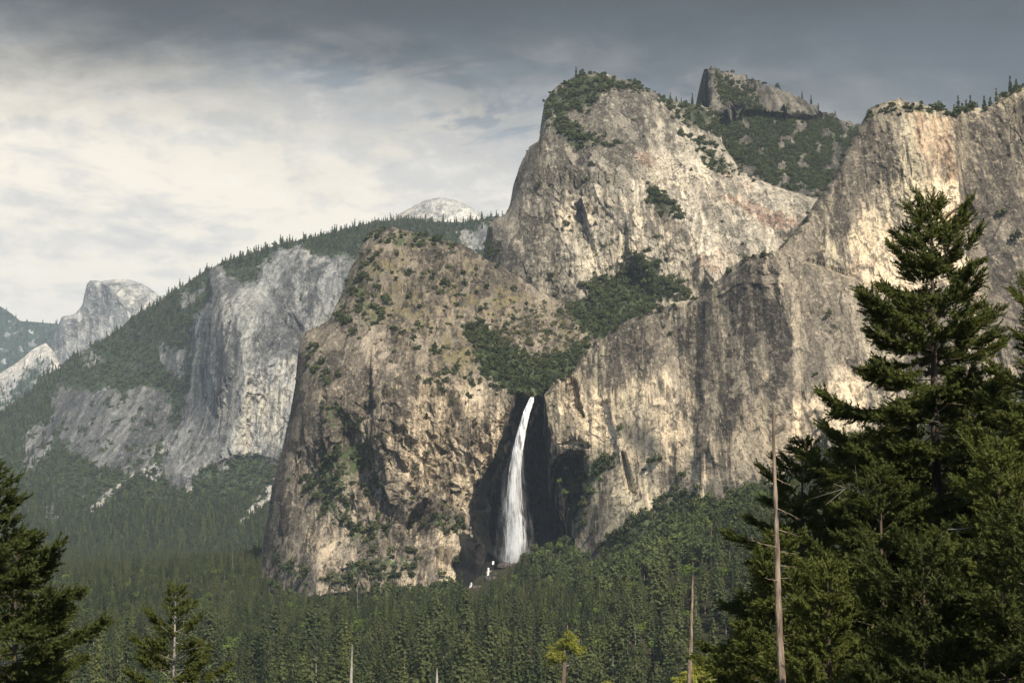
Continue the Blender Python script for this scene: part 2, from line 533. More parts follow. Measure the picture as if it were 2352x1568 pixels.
def water_mat():
    m, t = new_mat('falling_water')
    n = t.noise(t.vmath('MULTIPLY', t.n('ShaderNodeTexCoord').outputs['Object'], (1, 1, 0.12)), 0.35, 5, 0.65)
    c = t.mix(t.step(n, 0.3, 0.6), (0.80, 0.81, 0.82), (0.92, 0.92, 0.92))
    tr = t.n('ShaderNodeBsdfTransparent')

    def ex(s):
        mx = t.n('ShaderNodeMixShader')
        at_ = t.n('ShaderNodeAttribute', attribute_name='mask')
        t.put(mx.inputs[0], t.math('MULTIPLY', t.step(n, 0.42, 0.56, 0.06, 1.0), at_.outputs['Fac'], clamp=True))
        t.put(mx.inputs[1], tr.outputs[0])
        t.put(mx.inputs[2], s)
        return mx.outputs[0]
    finish(t, c, 0.6, None, 0.2, ex)
    return m


M_WATER = water_mat()


def mist_mat():
    m, t = new_mat('spray')
    n = t.noise(t.vmath('MULTIPLY', t.n('ShaderNodeTexCoord').outputs['Object'], (1, 1, 0.25)), 0.09, 6, 0.65)
    a = t.n('ShaderNodeAttribute', attribute_name='mask')
    tr = t.n('ShaderNodeBsdfTransparent')

    def ex(s):
        mx = t.n('ShaderNodeMixShader')
        t.put(mx.inputs[0], t.math('MULTIPLY', t.step(n, 0.44, 0.62, 0.0, 0.5), a.outputs['Fac'], clamp=True))
        t.put(mx.inputs[1], tr.outputs[0])
        t.put(mx.inputs[2], s)
        return mx.outputs[0]
    finish(t, (0.82, 0.84, 0.86), 0.9, None, 0.0, ex)
    return m


M_MIST = mist_mat()

# ------------------------------------------------------------------ mountains
SP = 2.3       # grid spacing of the relief in the picture's own angle unit (about one rendered pixel)
ZERO = lambda x, y: np.zeros(np.shape(x))


class Massif:
    pass


def massif(name, mat, top, bot, depth, masks, rim=(40.0, 10.0), amp=1.0, extra=None, flute=0.35, stretch=0.6, bulge=1.0, fl=1.0, fac=1.0, crk=1.0, jag=0.0, sp=SP, depth_back=500.0, post=None, **props):
    """a rock mass: skyline TOP and foot BOT as polylines over bearing, DEPTH the distance of its face; the back falls away behind"""
    top, bot = np.asarray(top, float), np.asarray(bot, float)
    x0, x1 = max(top[0, 0], bot[0, 0]), min(top[-1, 0], bot[-1, 0])
    nc = int((x1 - x0) / sp) + 1
    xs = np.linspace(x0, x1, nc)
    yt, yb = np.interp(xs, top[:, 0], top[:, 1]), np.interp(xs, bot[:, 0], bot[:, 1])
    yb = np.maximum(yb, yt + 2)
    if jag:
        one = np.c_[xs, xs * 0 + 3.7, xs * 0 + depth_back]
        stepv, tilt = cells(one, 19.0)
        yt = yt + jag * (fbm(one, 9.0, 3) * 1.2 + stepv * 1.1 + tilt * 2.2) * np.clip(np.minimum(xs - xs[0], xs[-1] - xs) / 20, 0, 1)
        yb = np.maximum(yb, yt + 2)
    nr = int((yb - yt).max() / sp) + 1
    t = np.linspace(0, 1, nr)[:, None]
    px = np.repeat(xs[None], nr, 0)
    py = yt[None] * (1 - t) + yb[None] * t
    Y = depth(px, py)
    d = seg_dist(px, py, np.c_[xs, yt][::3])
    Y = Y + rim[0] * np.exp(-d / rim[1])
    if extra is not None:
        Y = Y + extra(px, py)
    P = at(px, py, Y)
    # the back of the mountain and the buried foot
    nb = np.array([0.02, 0.06, 0.14, 0.3, 0.6, 1.0])[::-1, None, None]
    back = P[0][None] + nb * np.array([0, depth_back, 0])[None, None]
    back[..., 2] -= (nb[..., 0] ** 1.5) * np.maximum(30, (P[0][None, :, 2] - P[-1][None, :, 2]) * 0.9)
    foot = P[-1][None] + np.array([0.3, 1.0])[:, None, None] * np.array([0, 60.0, -40.0])
    G = np.concatenate([back, P, foot], 0)
    nbk = len(back)
    # normals of the smooth form
    du = np.gradient(G, axis=1)
    dv = np.gradient(G, axis=0)
    N = np.cross(du, dv)
    N /= np.linalg.norm(N, axis=-1, keepdims=True) + 1e-9
    view = G - np.array([0, 0, CAMZ])
    if (np.sum(N[nbk:-2] * view[nbk:-2], -1)).mean() > 0:
        N = -N
    pts = G.reshape(-1, 3)
    s = np.median(Y) / F * 2.3
    near = pts * np.array([1, 0.4, 1])
    q = near * np.array([1, 1, flute])
    q2 = near * np.array([1, 1, 0.75]) + np.array([0, 0, 0.35])[None] * pts[:, :1]
    cv, f1 = cells(q2 * np.array([1, 1, stretch]), 46 * s)
    cv2, f2 = cells(q2 * np.array([1, 1, stretch]) + 91, 17 * s)
    cv3, f3 = cells(q2 * np.array([1, 1, 0.5 + 0.5 * stretch]) + 37, 6.5 * s)
    crack = fbm(q2 * np.array([1, 1, 0.22]) + 13, 24 * s, 3)
    crack2 = fbm(q2 + pts[:, 2:3] * np.array([[0.7, 0.7, 0]]) + 57, 38 * s, 3)
    w = np.repeat(np.concatenate([np.ones(nbk), np.ones(nr), np.zeros(2)])[:, None], nc, 1).ravel()
    def soften(v, times):
        g = v.reshape(nbk + nr + 2, nc)
        for _ in range(times):
            h = np.pad(g, 1, mode='edge')
            g = (h[1:-1, 1:-1] * 4 + (h[:-2, 1:-1] + h[2:, 1:-1] + h[1:-1, :-2] + h[1:-1, 2:]) * 2 + h[:-2, :-2] + h[2:, 2:] + h[:-2, 2:] + h[2:, :-2]) / 16
        return g.ravel()
    vn = (pts - np.array([0, 0, CAMZ])) / np.linalg.norm(pts - np.array([0, 0, CAMZ]), axis=1, keepdims=True)
    face = np.abs((N.reshape(-1, 3) * vn).sum(1))
    fine = np.clip(2.4 * face - 1.1, 0, 1)
    disp = (fbm(q, 130 * s, 3) * 9.0 * bulge + soften(cv * 2.6 + f1 * 15.0, 3) * fac + fine * fac * (soften(cv2 * 1.7 + f2 * 8.5, 1) + cv3 * 1.1 + f3 * 5.5)
            + fine * (fbm(q * np.array([1, 1, 0.3]) + 40, 13 * s, 3) * 2.2 * fl + fbm(near, 4.5 * s, 2) * 0.8)
            - fine * crk * (np.exp(-(crack / 0.035) ** 2) * 2.8 + np.exp(-(crack2 / 0.022) ** 2) * 2.0)) * s * amp
    disp = disp * np.clip(2.1 * face - 0.6, 0.02, 1)
    m = Massif()
    mk = masks(px, py) if masks else {}
    calm = mk.get('calm', 0)
    wt = w.reshape(nbk + nr + 2, nc).copy()
    wt[nbk:nbk + nr] *= 1 - 0.6 * calm
    G = G + N * (disp.reshape(wt.shape) * wt)[..., None]
    if post is not None:
        post(G, nbk, nr, px, py)
    nR = nbk + nr + 2
    idx = np.arange(nR * nc).reshape(nR, nc)
    quads = np.stack([idx[:-1, :-1], idx[1:, :-1], idx[1:, 1:], idx[:-1, 1:]], -1).reshape(-1, 4)
    me = new_mesh(name, G.reshape(-1, 3), quads, [mat], smooth=False)

    def full(k):
        v = mk.get(k, 0) * np.ones((nr, nc))
        return np.concatenate([np.repeat(v[:1], nbk, 0), v, np.repeat(v[-1:], 2, 0)], 0).ravel()
    paint(me, 'mask', np.stack([full('varnish_shade'), full('wet'), full('tan'), full('veg')], -1))
    paint(me, 'mask2', np.stack([full('rust'), full('pale'), full('grass'), full('grass')], -1))
    m.ob = link(name, me, kind='structure', **props)
    m.px, m.py, m.P, m.mk = px, py, G[nbk:nbk + nr], mk
    m.N = N[nbk:nbk + nr]
    m.s = s
    return m


def interp_tab(tab):
    tab = np.asarray(tab, float)
    return lambda x: np.interp(x, tab[:, 0], tab[:, 1])


def wig(px, py, lam, a, seed=0.0):
    q = np.stack([px.ravel(), py.ravel(), np.full(px.size, seed)], -1)
    return (fbm(q, lam, 3) * a).reshape(px.shape)


def polys(px, py, items, soft=14.0, wob=14.0, lam=40.0):
    x = px + wig(px, py, lam, wob, 3.3)
    y = py + wig(px, py, lam, wob, 9.7)
    x = x + wig(px, py, lam * 0.22, wob * 0.45, 5.1)
    y = y + wig(px, py, lam * 0.22, wob * 0.45, 1.7)
    out = np.zeros(px.shape)
    for it in items:
        w, p = it if isinstance(it, tuple) and isinstance(it[0], float) else (1.0, it)
        out = np.maximum(out, w * inside(x, y, p, soft))
    return out


# --- the overhanging tower and long wall on the right
right_depth = tps([(1250, 905, 2190), (1440, 735, 2160), (1600, 690, 2085), (1720, 590, 2010), (1890, 440, 2050), (2000, 243, 2060), (2110, 300, 2010),
                   (2190, 256, 2060), (2352, 190, 2040), (2420, 150, 2040), (2230, 500, 1960), (2100, 500, 1950), (1800, 750, 1940), (1950, 750, 1880),
                   (1500, 1000, 2010), (1600, 900, 2010), (1700, 1000, 1890), (1900, 950, 1790), (2200, 800, 1790), (2420, 800, 1740), (1350, 1000, 2130),
                   (1300, 1200, 2150), (1262, 1060, 2190), (1420, 1150, 2020), (1420, 1280, 1970), (1330, 1240, 2090), (1540, 1120, 1975), (1440, 1020, 2080), (2400, 950, 1700), (2560, 180, 2050), (2560, 600, 1850), (2560, 930, 1700)])
ALCOVE = [(1268, 1085), (1285, 1058), (1318, 1043), (1338, 1045), (1345, 1100), (1335, 1160), (1318, 1200), (1290, 1120)]
LEDGE = [(1790, 575), (1850, 602), (1960, 640), (2040, 682), (2090, 720), (2420, 760), (2420, 100), (1960, 100), (1880, 430)]


def right_extra(px, py):
    w = wig(px, py, 60, 6, 1.0)
    x, y = px + w, py + w
    o = 28 * inside(x, y, LEDGE, 3) + 55 * inside(px, py, ALCOVE, 9)
    o = o + 26 * inside(x, y, [(2200, 300), (2215, 235), (2440, 100), (2440, 760), (2260, 700), (2215, 560)], 6)
    o = o + 22 * inside(x, y, [(1428, 1040), (1436, 1045), (1462, 1140), (1440, 1125)], 3)       # open corner
    o = o + 16 * inside(x, y, [(1305, 860), (1325, 880), (1345, 960), (1325, 940)], 3)
    o = o + 14 * inside(x, y, [(2160, 500), (2215, 462), (2220, 470), (2170, 512)], 2)
    o = o + 12 * inside(x, y, [(2185, 500), (2232, 470), (2240, 482), (2200, 506)], 2)
    o = o + 14 * inside(x, y, [(2075, 480), (2105, 462), (2092, 485)], 2)
    o = o - 10 * inside(x, y, [(1612, 690), (1700, 640), (1830, 640), (1830, 1180), (1600, 1180)], 9)
    o = o + 8 * inside(x, y, [(1290, 1020), (1320, 1005), (1355, 1022), (1350, 1030), (1310, 1022)], 4)
    return o


def right_masks(px, py):
    tan = polys(px, py, [[(1255, 905), (1320, 870), (1440, 830), (1560, 840), (1600, 900), (1640, 990), (1700, 960), (1760, 900), (1860, 900), (1930, 820), (2000, 830), (1990, 960), (1880, 1010), (1750, 1085), (1600, 1110), (1480, 1080), (1400, 1030), (1270, 1030)],
                          (0.7, [(1960, 400), (2200, 400), (2230, 650), (2060, 690), (1950, 640)]), (0.6, [(1620, 800), (1700, 790), (1690, 900), (1640, 960)])])
    rust = polys(px, py, [(0.75, [(1960, 480), (2050, 470), (2060, 640), (1960, 640)]), (0.9, [(2080, 240), (2190, 270), (2215, 420), (2150, 430), (2100, 320)]),
                          (0.6, [(1535, 1040), (1590, 1050), (1580, 1110), (1530, 1100)]), (0.55, [(1450, 740), (1500, 760), (1490, 850), (1440, 830)]),
                          (0.6, [(1290, 870), (1350, 830), (1360, 930), (1290, 950)])])
    var = polys(px, py, [(0.9, [(1640, 650), (1790, 590), (2040, 690), (1960, 830), (1930, 820), (1800, 960), (1740, 900), (1700, 800), (1640, 1090), (1590, 1090), (1600, 700)]),
                         (0.9, [(1880, 450), (1990, 260), (2080, 250), (2060, 330), (2000, 480), (1850, 600), (1790, 580)]), (1.3, [(2215, 280), (2440, 200), (2440, 900), (2250, 720)]),
                         (0.7, [(1340, 830), (1440, 740), (1600, 700), (1560, 830), (1440, 880), (1340, 900)])], soft=20)
    but = inside(px, py, [(1400, 1050), (1480, 1080), (1530, 1150), (1520, 1210), (1420, 1290), (1330, 1270), (1350, 1140)], 14)
    wet = polys(px, py, [ALCOVE, (0.8, [(1245, 905), (1262, 930), (1270, 1000), (1262, 1070), (1240, 1060)])], soft=6, wob=5, lam=14)  # shade of the alcove and the fall-side edge, painted as wet black
    veg = polys(px, py, [(0.7, [(1400, 1040), (1412, 1060), (1362, 1130), (1335, 1210), (1300, 1160), (1310, 1080)]), (0.8, [(1380, 1260), (1460, 1190), (1540, 1140), (1600, 1120), (1600, 1200), (1400, 1320)]),
                         (0.45, [(1960, 290), (2010, 250), (2200, 235), (2352, 190), (2352, 215), (2200, 262), (2030, 262)])], soft=8)
    return dict(tan=tan * (1 - 0.6 * but), rust=rust, varnish_shade=var * (1 - but), wet=wet, veg=veg, pale=polys(px, py, [(1.0, [(1690, 1000), (1760, 960), (1900, 870), (1990, 860), (1990, 980), (1880, 1020), (1700, 1120), (1640, 1110)]), (0.8, [(1440, 930), (1580, 900), (1590, 1110), (1500, 1090), (1400, 1040)]), (0.75, [(1262, 920), (1400, 900), (1420, 1020), (1275, 1030)]), (0.6, [(1690, 830), (1760, 830), (1770, 980), (1690, 1000)]), (0.55, [(1960, 420), (2200, 420), (2230, 650), (2060, 690), (1960, 640)])]), calm=0.3 * tan)


right = massif('cliff', M_RIGHT,
               [(1250, 905), (1285, 872), (1320, 848), (1345, 800), (1360, 795), (1400, 762), (1440, 735), (1480, 722), (1540, 700), (1600, 688), (1640, 650), (1680, 612), (1720, 588), (1760, 582), (1785, 575), (1810, 545), (1850, 500), (1890, 440), (1920, 395), (1940, 352), (1950, 330),
                (1965, 305), (1980, 278), (2000, 248), (2030, 240), (2067, 227), (2095, 238), (2110, 235), (2139, 243), (2182, 258), (2200, 256), (2225, 246), (2272, 246), (2285, 230), (2300, 218), (2333, 203), (2360, 190), (2420, 170), (2480, 160), (2560, 190)],
               [(1250, 915), (1258, 1000), (1263, 1070), (1280, 1100), (1300, 1140), (1316, 1200), (1322, 1262), (1330, 1300), (1420, 1320), (1520, 1260), (1560, 1170), (1700, 1140), (1800, 1110), (1900, 1060), (1980, 1000), (2100, 980), (2420, 950), (2560, 940)],
               right_depth, right_masks, (22, 6), 0.55, right_extra, flute=0.22, stretch=0.3, bulge=1.1, fl=1.5, fac=0.85, jag=2.2, crk=0.3, label='tall sheer tan and grey granite wall with dark vertical streaks beside the waterfall', category='cliff')

# --- the brown buttress left of the fall, with the hanging valley and the black recess
low_depth = tps([(600, 1290, 2330), (650, 1024, 2330), (685, 805, 2380), (760, 740, 2420), (800, 640, 2500), (852, 535, 2560), (960, 540, 2540), (1100, 590, 2560), (1290, 700, 2640), (1400, 650, 2720),
                 (1600, 692, 2760), (1480, 740, 2560), (1360, 800, 2420), (1290, 850, 2340), (1230, 905, 2240), (1120, 850, 2300), (1080, 760, 2400), (1200, 760, 2450), (950, 700, 2420), (850, 800, 2280), (950, 860, 2240), (1050, 880, 2235),
                 (1150, 940, 2225), (1000, 1100, 2190), (900, 1200, 2150), (1060, 1250, 2180), (750, 1150, 2190), (750, 900, 2260), (720, 1320, 2130), (940, 1330, 2090), (1060, 1350, 2120), (1180, 1300, 2200), (1300, 1250, 2210), (1200, 1100, 2222), (1330, 1100, 2235)])
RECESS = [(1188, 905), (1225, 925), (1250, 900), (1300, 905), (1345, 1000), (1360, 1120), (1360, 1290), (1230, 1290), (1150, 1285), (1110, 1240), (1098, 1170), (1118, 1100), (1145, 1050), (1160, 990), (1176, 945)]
WET_SHADE = [(1186, 914), (1222, 920), (1250, 908), (1300, 905), (1360, 1050), (1360, 1275), (1240, 1275), (1195, 1300), (1110, 1300), (1072, 1240), (1074, 1160), (1098, 1105), (1130, 1060), (1152, 1000), (1172, 950)]  # wet stone of the recess, its shade painted in the same black


def low_extra(px, py):
    w = wig(px, py, 50, 8, 2.0)
    x, y = px + w, py + w * 0.6
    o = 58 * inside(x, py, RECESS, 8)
    o = o + 10 * inside(x, y, [(1000, 1020), (1030, 1040), (1010, 1050)], 3)
    o = o - 18 * inside(x, y, [(880, 860), (930, 850), (960, 1000), (900, 1140), (850, 1000)], 16)
    o = o - 10 * inside(x, y, [(690, 800), (760, 750), (790, 900), (740, 1000), (690, 1150), (640, 1300), (600, 1300)], 45)
    o = o + 18 * inside(x, y, [(700, 1060), (800, 1010), (880, 1080), (860, 1250), (790, 1270), (720, 1180)], 30)
    return o


LOW_DARKVEG = [[(1065, 755), (1110, 745), (1180, 800), (1250, 830), (1320, 800), (1360, 775), (1330, 840), (1290, 880), (1250, 908), (1190, 912), (1140, 880), (1105, 850), (1085, 800)],
               [(1295, 693), (1390, 640), (1450, 650), (1550, 690), (1480, 735), (1400, 780), (1360, 775), (1310, 730)]]
LOW_SHRUB = [(1.0, [(690, 1090), (760, 1040), (830, 1010), (870, 1080), (885, 1120), (820, 1130), (800, 1180), (860, 1240), (830, 1275), (780, 1200), (700, 1140)]), (0.8, [(740, 920), (770, 940), (830, 1000), (770, 1000)]),
             (0.9, [(930, 1180), (1030, 1190), (1060, 1230), (1010, 1240), (950, 1210)]), (0.9, [(830, 1210), (885, 1200), (890, 1240), (840, 1260)]),
             (0.55, [(840, 560), (880, 640), (890, 740), (800, 770), (760, 745), (800, 640)]), (0.75, [(848, 525), (1000, 540), (1060, 560), (1000, 580), (860, 570)]),
             (0.9, [(600, 1285), (640, 1310), (700, 1340), (940, 1330), (955, 1280), (860, 1270), (810, 1290), (720, 1330), (640, 1270)]), (0.5, [(690, 780), (740, 800), (780, 860), (760, 900), (700, 850)]),
             (0.6, [(960, 900), (1060, 850), (1100, 860), (1120, 890), (1060, 880)])]
LOW_LIGHT = [(960, 870), (1090, 870), (1185, 930), (1170, 1000), (1110, 1110), (1075, 1200), (1000, 1170), (900, 1150), (880, 1000)]


def low_masks(px, py):
    dv = polys(px, py, LOW_DARKVEG, soft=8, wob=16, lam=30)
    wet = polys(px, py, [WET_SHADE, (0.95, [(1040, 1240), (1100, 1240), (1130, 1300), (1160, 1290), (1100, 1360), (1050, 1350)])], soft=7, wob=9, lam=22)
    grass = polys(px, py, [(0.42, [(830, 600), (860, 550), (1000, 560), (1100, 590), (1200, 650), (1290, 700), (1350, 760), (1330, 810), (1150, 800), (1080, 870), (1000, 870), (900, 800), (810, 720)])], soft=30)
    sh = polys(px, py, LOW_SHRUB, soft=10, wob=18, lam=30)
    tan = polys(px, py, [LOW_LIGHT, (0.6, [(880, 1120), (1070, 1180), (1050, 1330), (950, 1340), (900, 1250)]), (0.5, [(640, 1200), (720, 1150), (800, 1300), (650, 1340)])], soft=24)
    var = polys(px, py, [(1.0, [(600, 1290), (690, 800), (760, 740), (860, 850), (800, 1000), (720, 1200)]), (0.6, [(800, 640), (850, 530), (1010, 550), (1240, 680), (1060, 700), (900, 760), (780, 740)]), (0.5, [(860, 850), (950, 860), (940, 1000), (870, 1000)])], soft=24)  # first area paints the shaded left face darker; the others are stone tone
    return dict(wet=wet, veg=np.maximum(dv, 0.55 * sh), dense=dv, shrub=sh, grass=grass * (1 - wet), tan=tan, varnish_shade=var, calm=dv * 0.6,
                rust=polys(px, py, [(0.5, [(880, 930), (920, 920), (920, 1010), (880, 1010)]), (0.5, [(730, 1290), (780, 1280), (790, 1330), (730, 1330)])]), pale=0.4 * tan)


low = massif('cliff.001', M_LOW,
             [(596, 1300), (605, 1240), (625, 1121), (650, 1024), (668, 941), (679, 877), (685, 805), (697, 765), (755, 736), (787, 672), (802, 621), (830, 564), (852, 533), (888, 524), (924, 527), (960, 540), (1007, 550), (1068, 562), (1104, 587), (1154, 616),
              (1212, 648), (1248, 674), (1295, 697), (1330, 690), (1390, 645), (1420, 640), (1500, 676), (1545, 692), (1600, 700)],
             [(596, 1330), (640, 1350), (700, 1370), (940, 1360), (1060, 1375), (1120, 1340), (1180, 1305), (1345, 1305), (1365, 1100), (1400, 880), (1460, 800), (1600, 760)],
             low_depth, low_masks, (45, 9), 1.0, low_extra, flute=0.3, stretch=0.6, crk=0.5, fl=1.2, fac=1.3, jag=1.8, label='brown granite buttress with a shrubby top and the black wet recess of the waterfall', category='cliff')

# --- the big pale rock behind
mid_depth = tps([(1110, 570, 2960), (1180, 425, 2960), (1255, 230, 3080), (1350, 165, 3180), (1480, 200, 3200), (1611, 240, 3320), (1650, 300, 3200), (1350, 330, 2930), (1350, 500, 2830), (1300, 660, 2740), (1500, 450, 2850), (1500, 640, 2720),
                 (1700, 420, 3020), (1790, 430, 3000), (1890, 460, 2980), (1700, 560, 2800), (1880, 580, 2850), (1600, 700, 2700), (1200, 600, 2830), (1107, 660, 2900), (1240, 350, 2960)])


def mid_masks(px, py):
    rust = polys(px, py, [(1.3, [(1630, 440), (1700, 450), (1800, 490), (1860, 540), (1760, 520), (1690, 480)]), (1.0, [(1440, 335), (1510, 355), (1500, 400), (1465, 380)]), (0.8, [(1590, 600), (1680, 560), (1700, 600), (1640, 645)]), (0.7, [(1490, 480), (1560, 500), (1560, 545), (1500, 520)]),
                          (0.7, [(1660, 380), (1740, 430), (1720, 440), (1650, 400)])], soft=8)
    veg = polys(px, py, [(0.75, [(1255, 225), (1287, 190), (1350, 160), (1480, 190), (1500, 215), (1400, 200), (1350, 250), (1300, 270), (1410, 330), (1330, 335), (1250, 280)]), (0.8, [(1490, 205), (1611, 236), (1655, 265), (1650, 315), (1560, 275)]),
                         (0.8, [(1490, 440), (1530, 455), (1570, 500), (1550, 505), (1490, 465)]), (0.9, [(1340, 650), (1450, 600), (1560, 660), (1600, 700), (1400, 700)]), (0.7, [(1560, 300), (1640, 340), (1700, 400), (1640, 390)]), (0.4, [(1105, 560), (1150, 560), (1140, 660), (1105, 660)])], soft=10, wob=16, lam=30)
    pale = polys(px, py, [(0.55, [(1250, 460), (1420, 400), (1500, 330), (1640, 330), (1870, 480), (1640, 650), (1350, 650), (1260, 670)])], soft=40)
    return dict(rust=rust, veg=veg * 0.8, shrub=veg, pale=pale, varnish_shade=polys(px, py, [(1.3, [(1250, 240), (1350, 180), (1500, 230), (1480, 300), (1380, 420), (1260, 400)]), (0.9, [(1107, 573), (1240, 320), (1255, 460), (1190, 640)]), (0.7, [(1400, 430), (1560, 440), (1560, 560), (1440, 560)])], soft=30), tan=0.25 * pale)  # grey-brown cap, plus shading painted into the evenly lit left flank


mid = massif('mountain', M_MID,
             [(1107, 600), (1114, 555), (1121, 515), (1140, 503), (1161, 494), (1172, 468), (1179, 425), (1193, 386), (1211, 342), (1238, 320), (1244, 274), (1251, 236), (1262, 218), (1287, 194), (1319, 178), (1352, 166), (1381, 168), (1417, 181), (1460, 190), (1489, 206), (1528, 230), (1575, 241), (1611, 243), (1650, 264),
              (1660, 330), (1705, 398), (1795, 432), (1890, 462)],
             [(1107, 690), (1300, 780), (1600, 770), (1700, 680), (1890, 640)],
             mid_depth, mid_masks, (70, 8), 1.0, None, flute=0.3, stretch=0.55, crk=0.5, fac=1.4, bulge=0.8, jag=2.0, label='massive pale granite rock with rust patches rising behind the waterfall cliffs', category='mountain')

# --- the highest spire and its green flank
high_depth = tps([(1612, 240, 3520), (1620, 160, 3600), (1750, 192, 3640), (1870, 240, 3640), (1970, 290, 3650), (1700, 280, 3480), (1650, 330, 3400), (1800, 420, 3250), (1900, 470, 3200), (2020, 400, 3350), (2020, 520, 3150), (1850, 300, 3500)])


def high_extra(px, py):
    w = wig(px, py, 40, 8, 5.0)
    return -50 * inside(px + w, py + w, [(1600, 150), (1640, 150), (1760, 185), (1870, 235), (1920, 262), (1860, 268), (1780, 262), (1700, 255), (1660, 262), (1600, 262)], 5) + 90 * inside(px, py, [(1600, 140), (1617, 140), (1626, 170), (1628, 235), (1624, 250), (1600, 250)], 2)


def high_masks(px, py):
    veg = polys(px, py, [[(1650, 290), (1670, 262), (1720, 245), (1800, 262), (1890, 270), (1970, 300), (1970, 480), (1890, 450), (1780, 425), (1700, 375), (1640, 325)]], soft=8, wob=14, lam=30)
    q = wig(px, py, 42, 1.0, 7.7)
    rocks = np.clip((q - 0.02) * 6, 0, 1)
    tall = polys(px, py, [(0.6, [(1640, 175), (1720, 190), (1740, 250), (1660, 250)])], soft=10)
    return dict(veg=np.maximum(veg * (1 - 0.85 * rocks), tall * 0.5), shrub=np.maximum(veg * (1 - rocks), tall), dense=veg * (1 - rocks), varnish_shade=0.5 + 0.4 * inside(px, py, [(1600, 140), (1622, 140), (1630, 250), (1600, 250)], 3), rust=0.25 * inside(px, py, [(1615, 150), (1650, 150), (1650, 250), (1628, 250)], 6), calm=0.5 * veg)  # left side of the spire carries its shade as a darker colour


high = massif('mountain.001', M_HIGH,
              [(1608, 250), (1610, 235), (1613, 178), (1617, 160), (1630, 156), (1660, 161), (1707, 175), (1750, 193), (1811, 211), (1865, 241), (1919, 267), (1970, 288), (2020, 302)],
              [(1608, 330), (1650, 380), (1760, 470), (1880, 520), (2020, 540)],
              high_depth, high_masks, (40, 4), 0.75, high_extra, flute=0.3, fac=1.8, stretch=0.45, jag=3.4, label='highest blocky rock spire above a dark green brushy slope', category='mountain')

# --- the long ridge with the grey rock towers, hazy, left
sent_depth = tps([(-60, 1300, 4350), (100, 1290, 4350), (400, 1280, 4300), (640, 1260, 4250), (-60, 960, 7000), (90, 870, 6900), (202, 798, 6700), (360, 695, 6400), (454, 632, 6200), (600, 575, 6100), (760, 530, 6200), (860, 505, 6400), (1000, 512, 6700), (1180, 500, 6900),
                  (300, 820, 6250), (250, 930, 5850), (250, 1050, 5300), (60, 1050, 5900), (100, 1150, 5000), (400, 950, 5650), (420, 1100, 4950), (550, 1100, 4900), (560, 700, 5500), (560, 900, 5200), (700, 570, 5900), (720, 700, 5600), (650, 1150, 4700), (850, 620, 5800), (1050, 620, 6000), (1180, 640, 6000), (900, 900, 5300)])
ROCK_A = [(482, 628), (493, 610), (505, 612), (530, 645), (585, 650), (600, 610), (640, 580), (690, 563), (735, 585), (800, 590), (850, 640), (850, 760), (700, 775), (690, 1000), (640, 1060), (600, 1050), (540, 1050), (470, 1085), (430, 1122), (400, 1118), (375, 1095), (385, 1010), (415, 940), (432, 890), (440, 790), (455, 715), (482, 695)]
ROCK_B = [(130, 880), (200, 900), (330, 890), (395, 905), (388, 1000), (330, 1060), (270, 1085), (160, 1040), (110, 960)]
ROCK_C = [(370, 785), (430, 800), (425, 870), (360, 850)]


def sent_extra(px, py):
    w = wig(px, py, 36, 9, 4.0)
    x, y = px + w, py + w * 0.5
    lo = np.clip((1115 - py) / 420, 0, 1)
    o = (-150 * inside(x, y, ROCK_A, 5) - 60 * inside(x, y, ROCK_B, 10)) * lo
    o = o + 70 * inside(x, y, [(585, 655), (600, 640), (690, 760), (700, 800), (670, 780), (610, 700)], 13)
    o = o - 90 * inside(x, y, [(440, 790), (455, 715), (482, 695), (482, 628), (493, 606), (520, 640), (560, 700), (590, 900), (540, 1040), (430, 1120), (380, 1095)], 22)
    o = o - 60 * inside(x, y, [(478, 640), (493, 606), (506, 618), (520, 700), (530, 850), (500, 950), (470, 850)], 10)
    o = o + 22 * inside(x, y, [(560, 900), (690, 800), (690, 830), (580, 960)], 12)
    return o


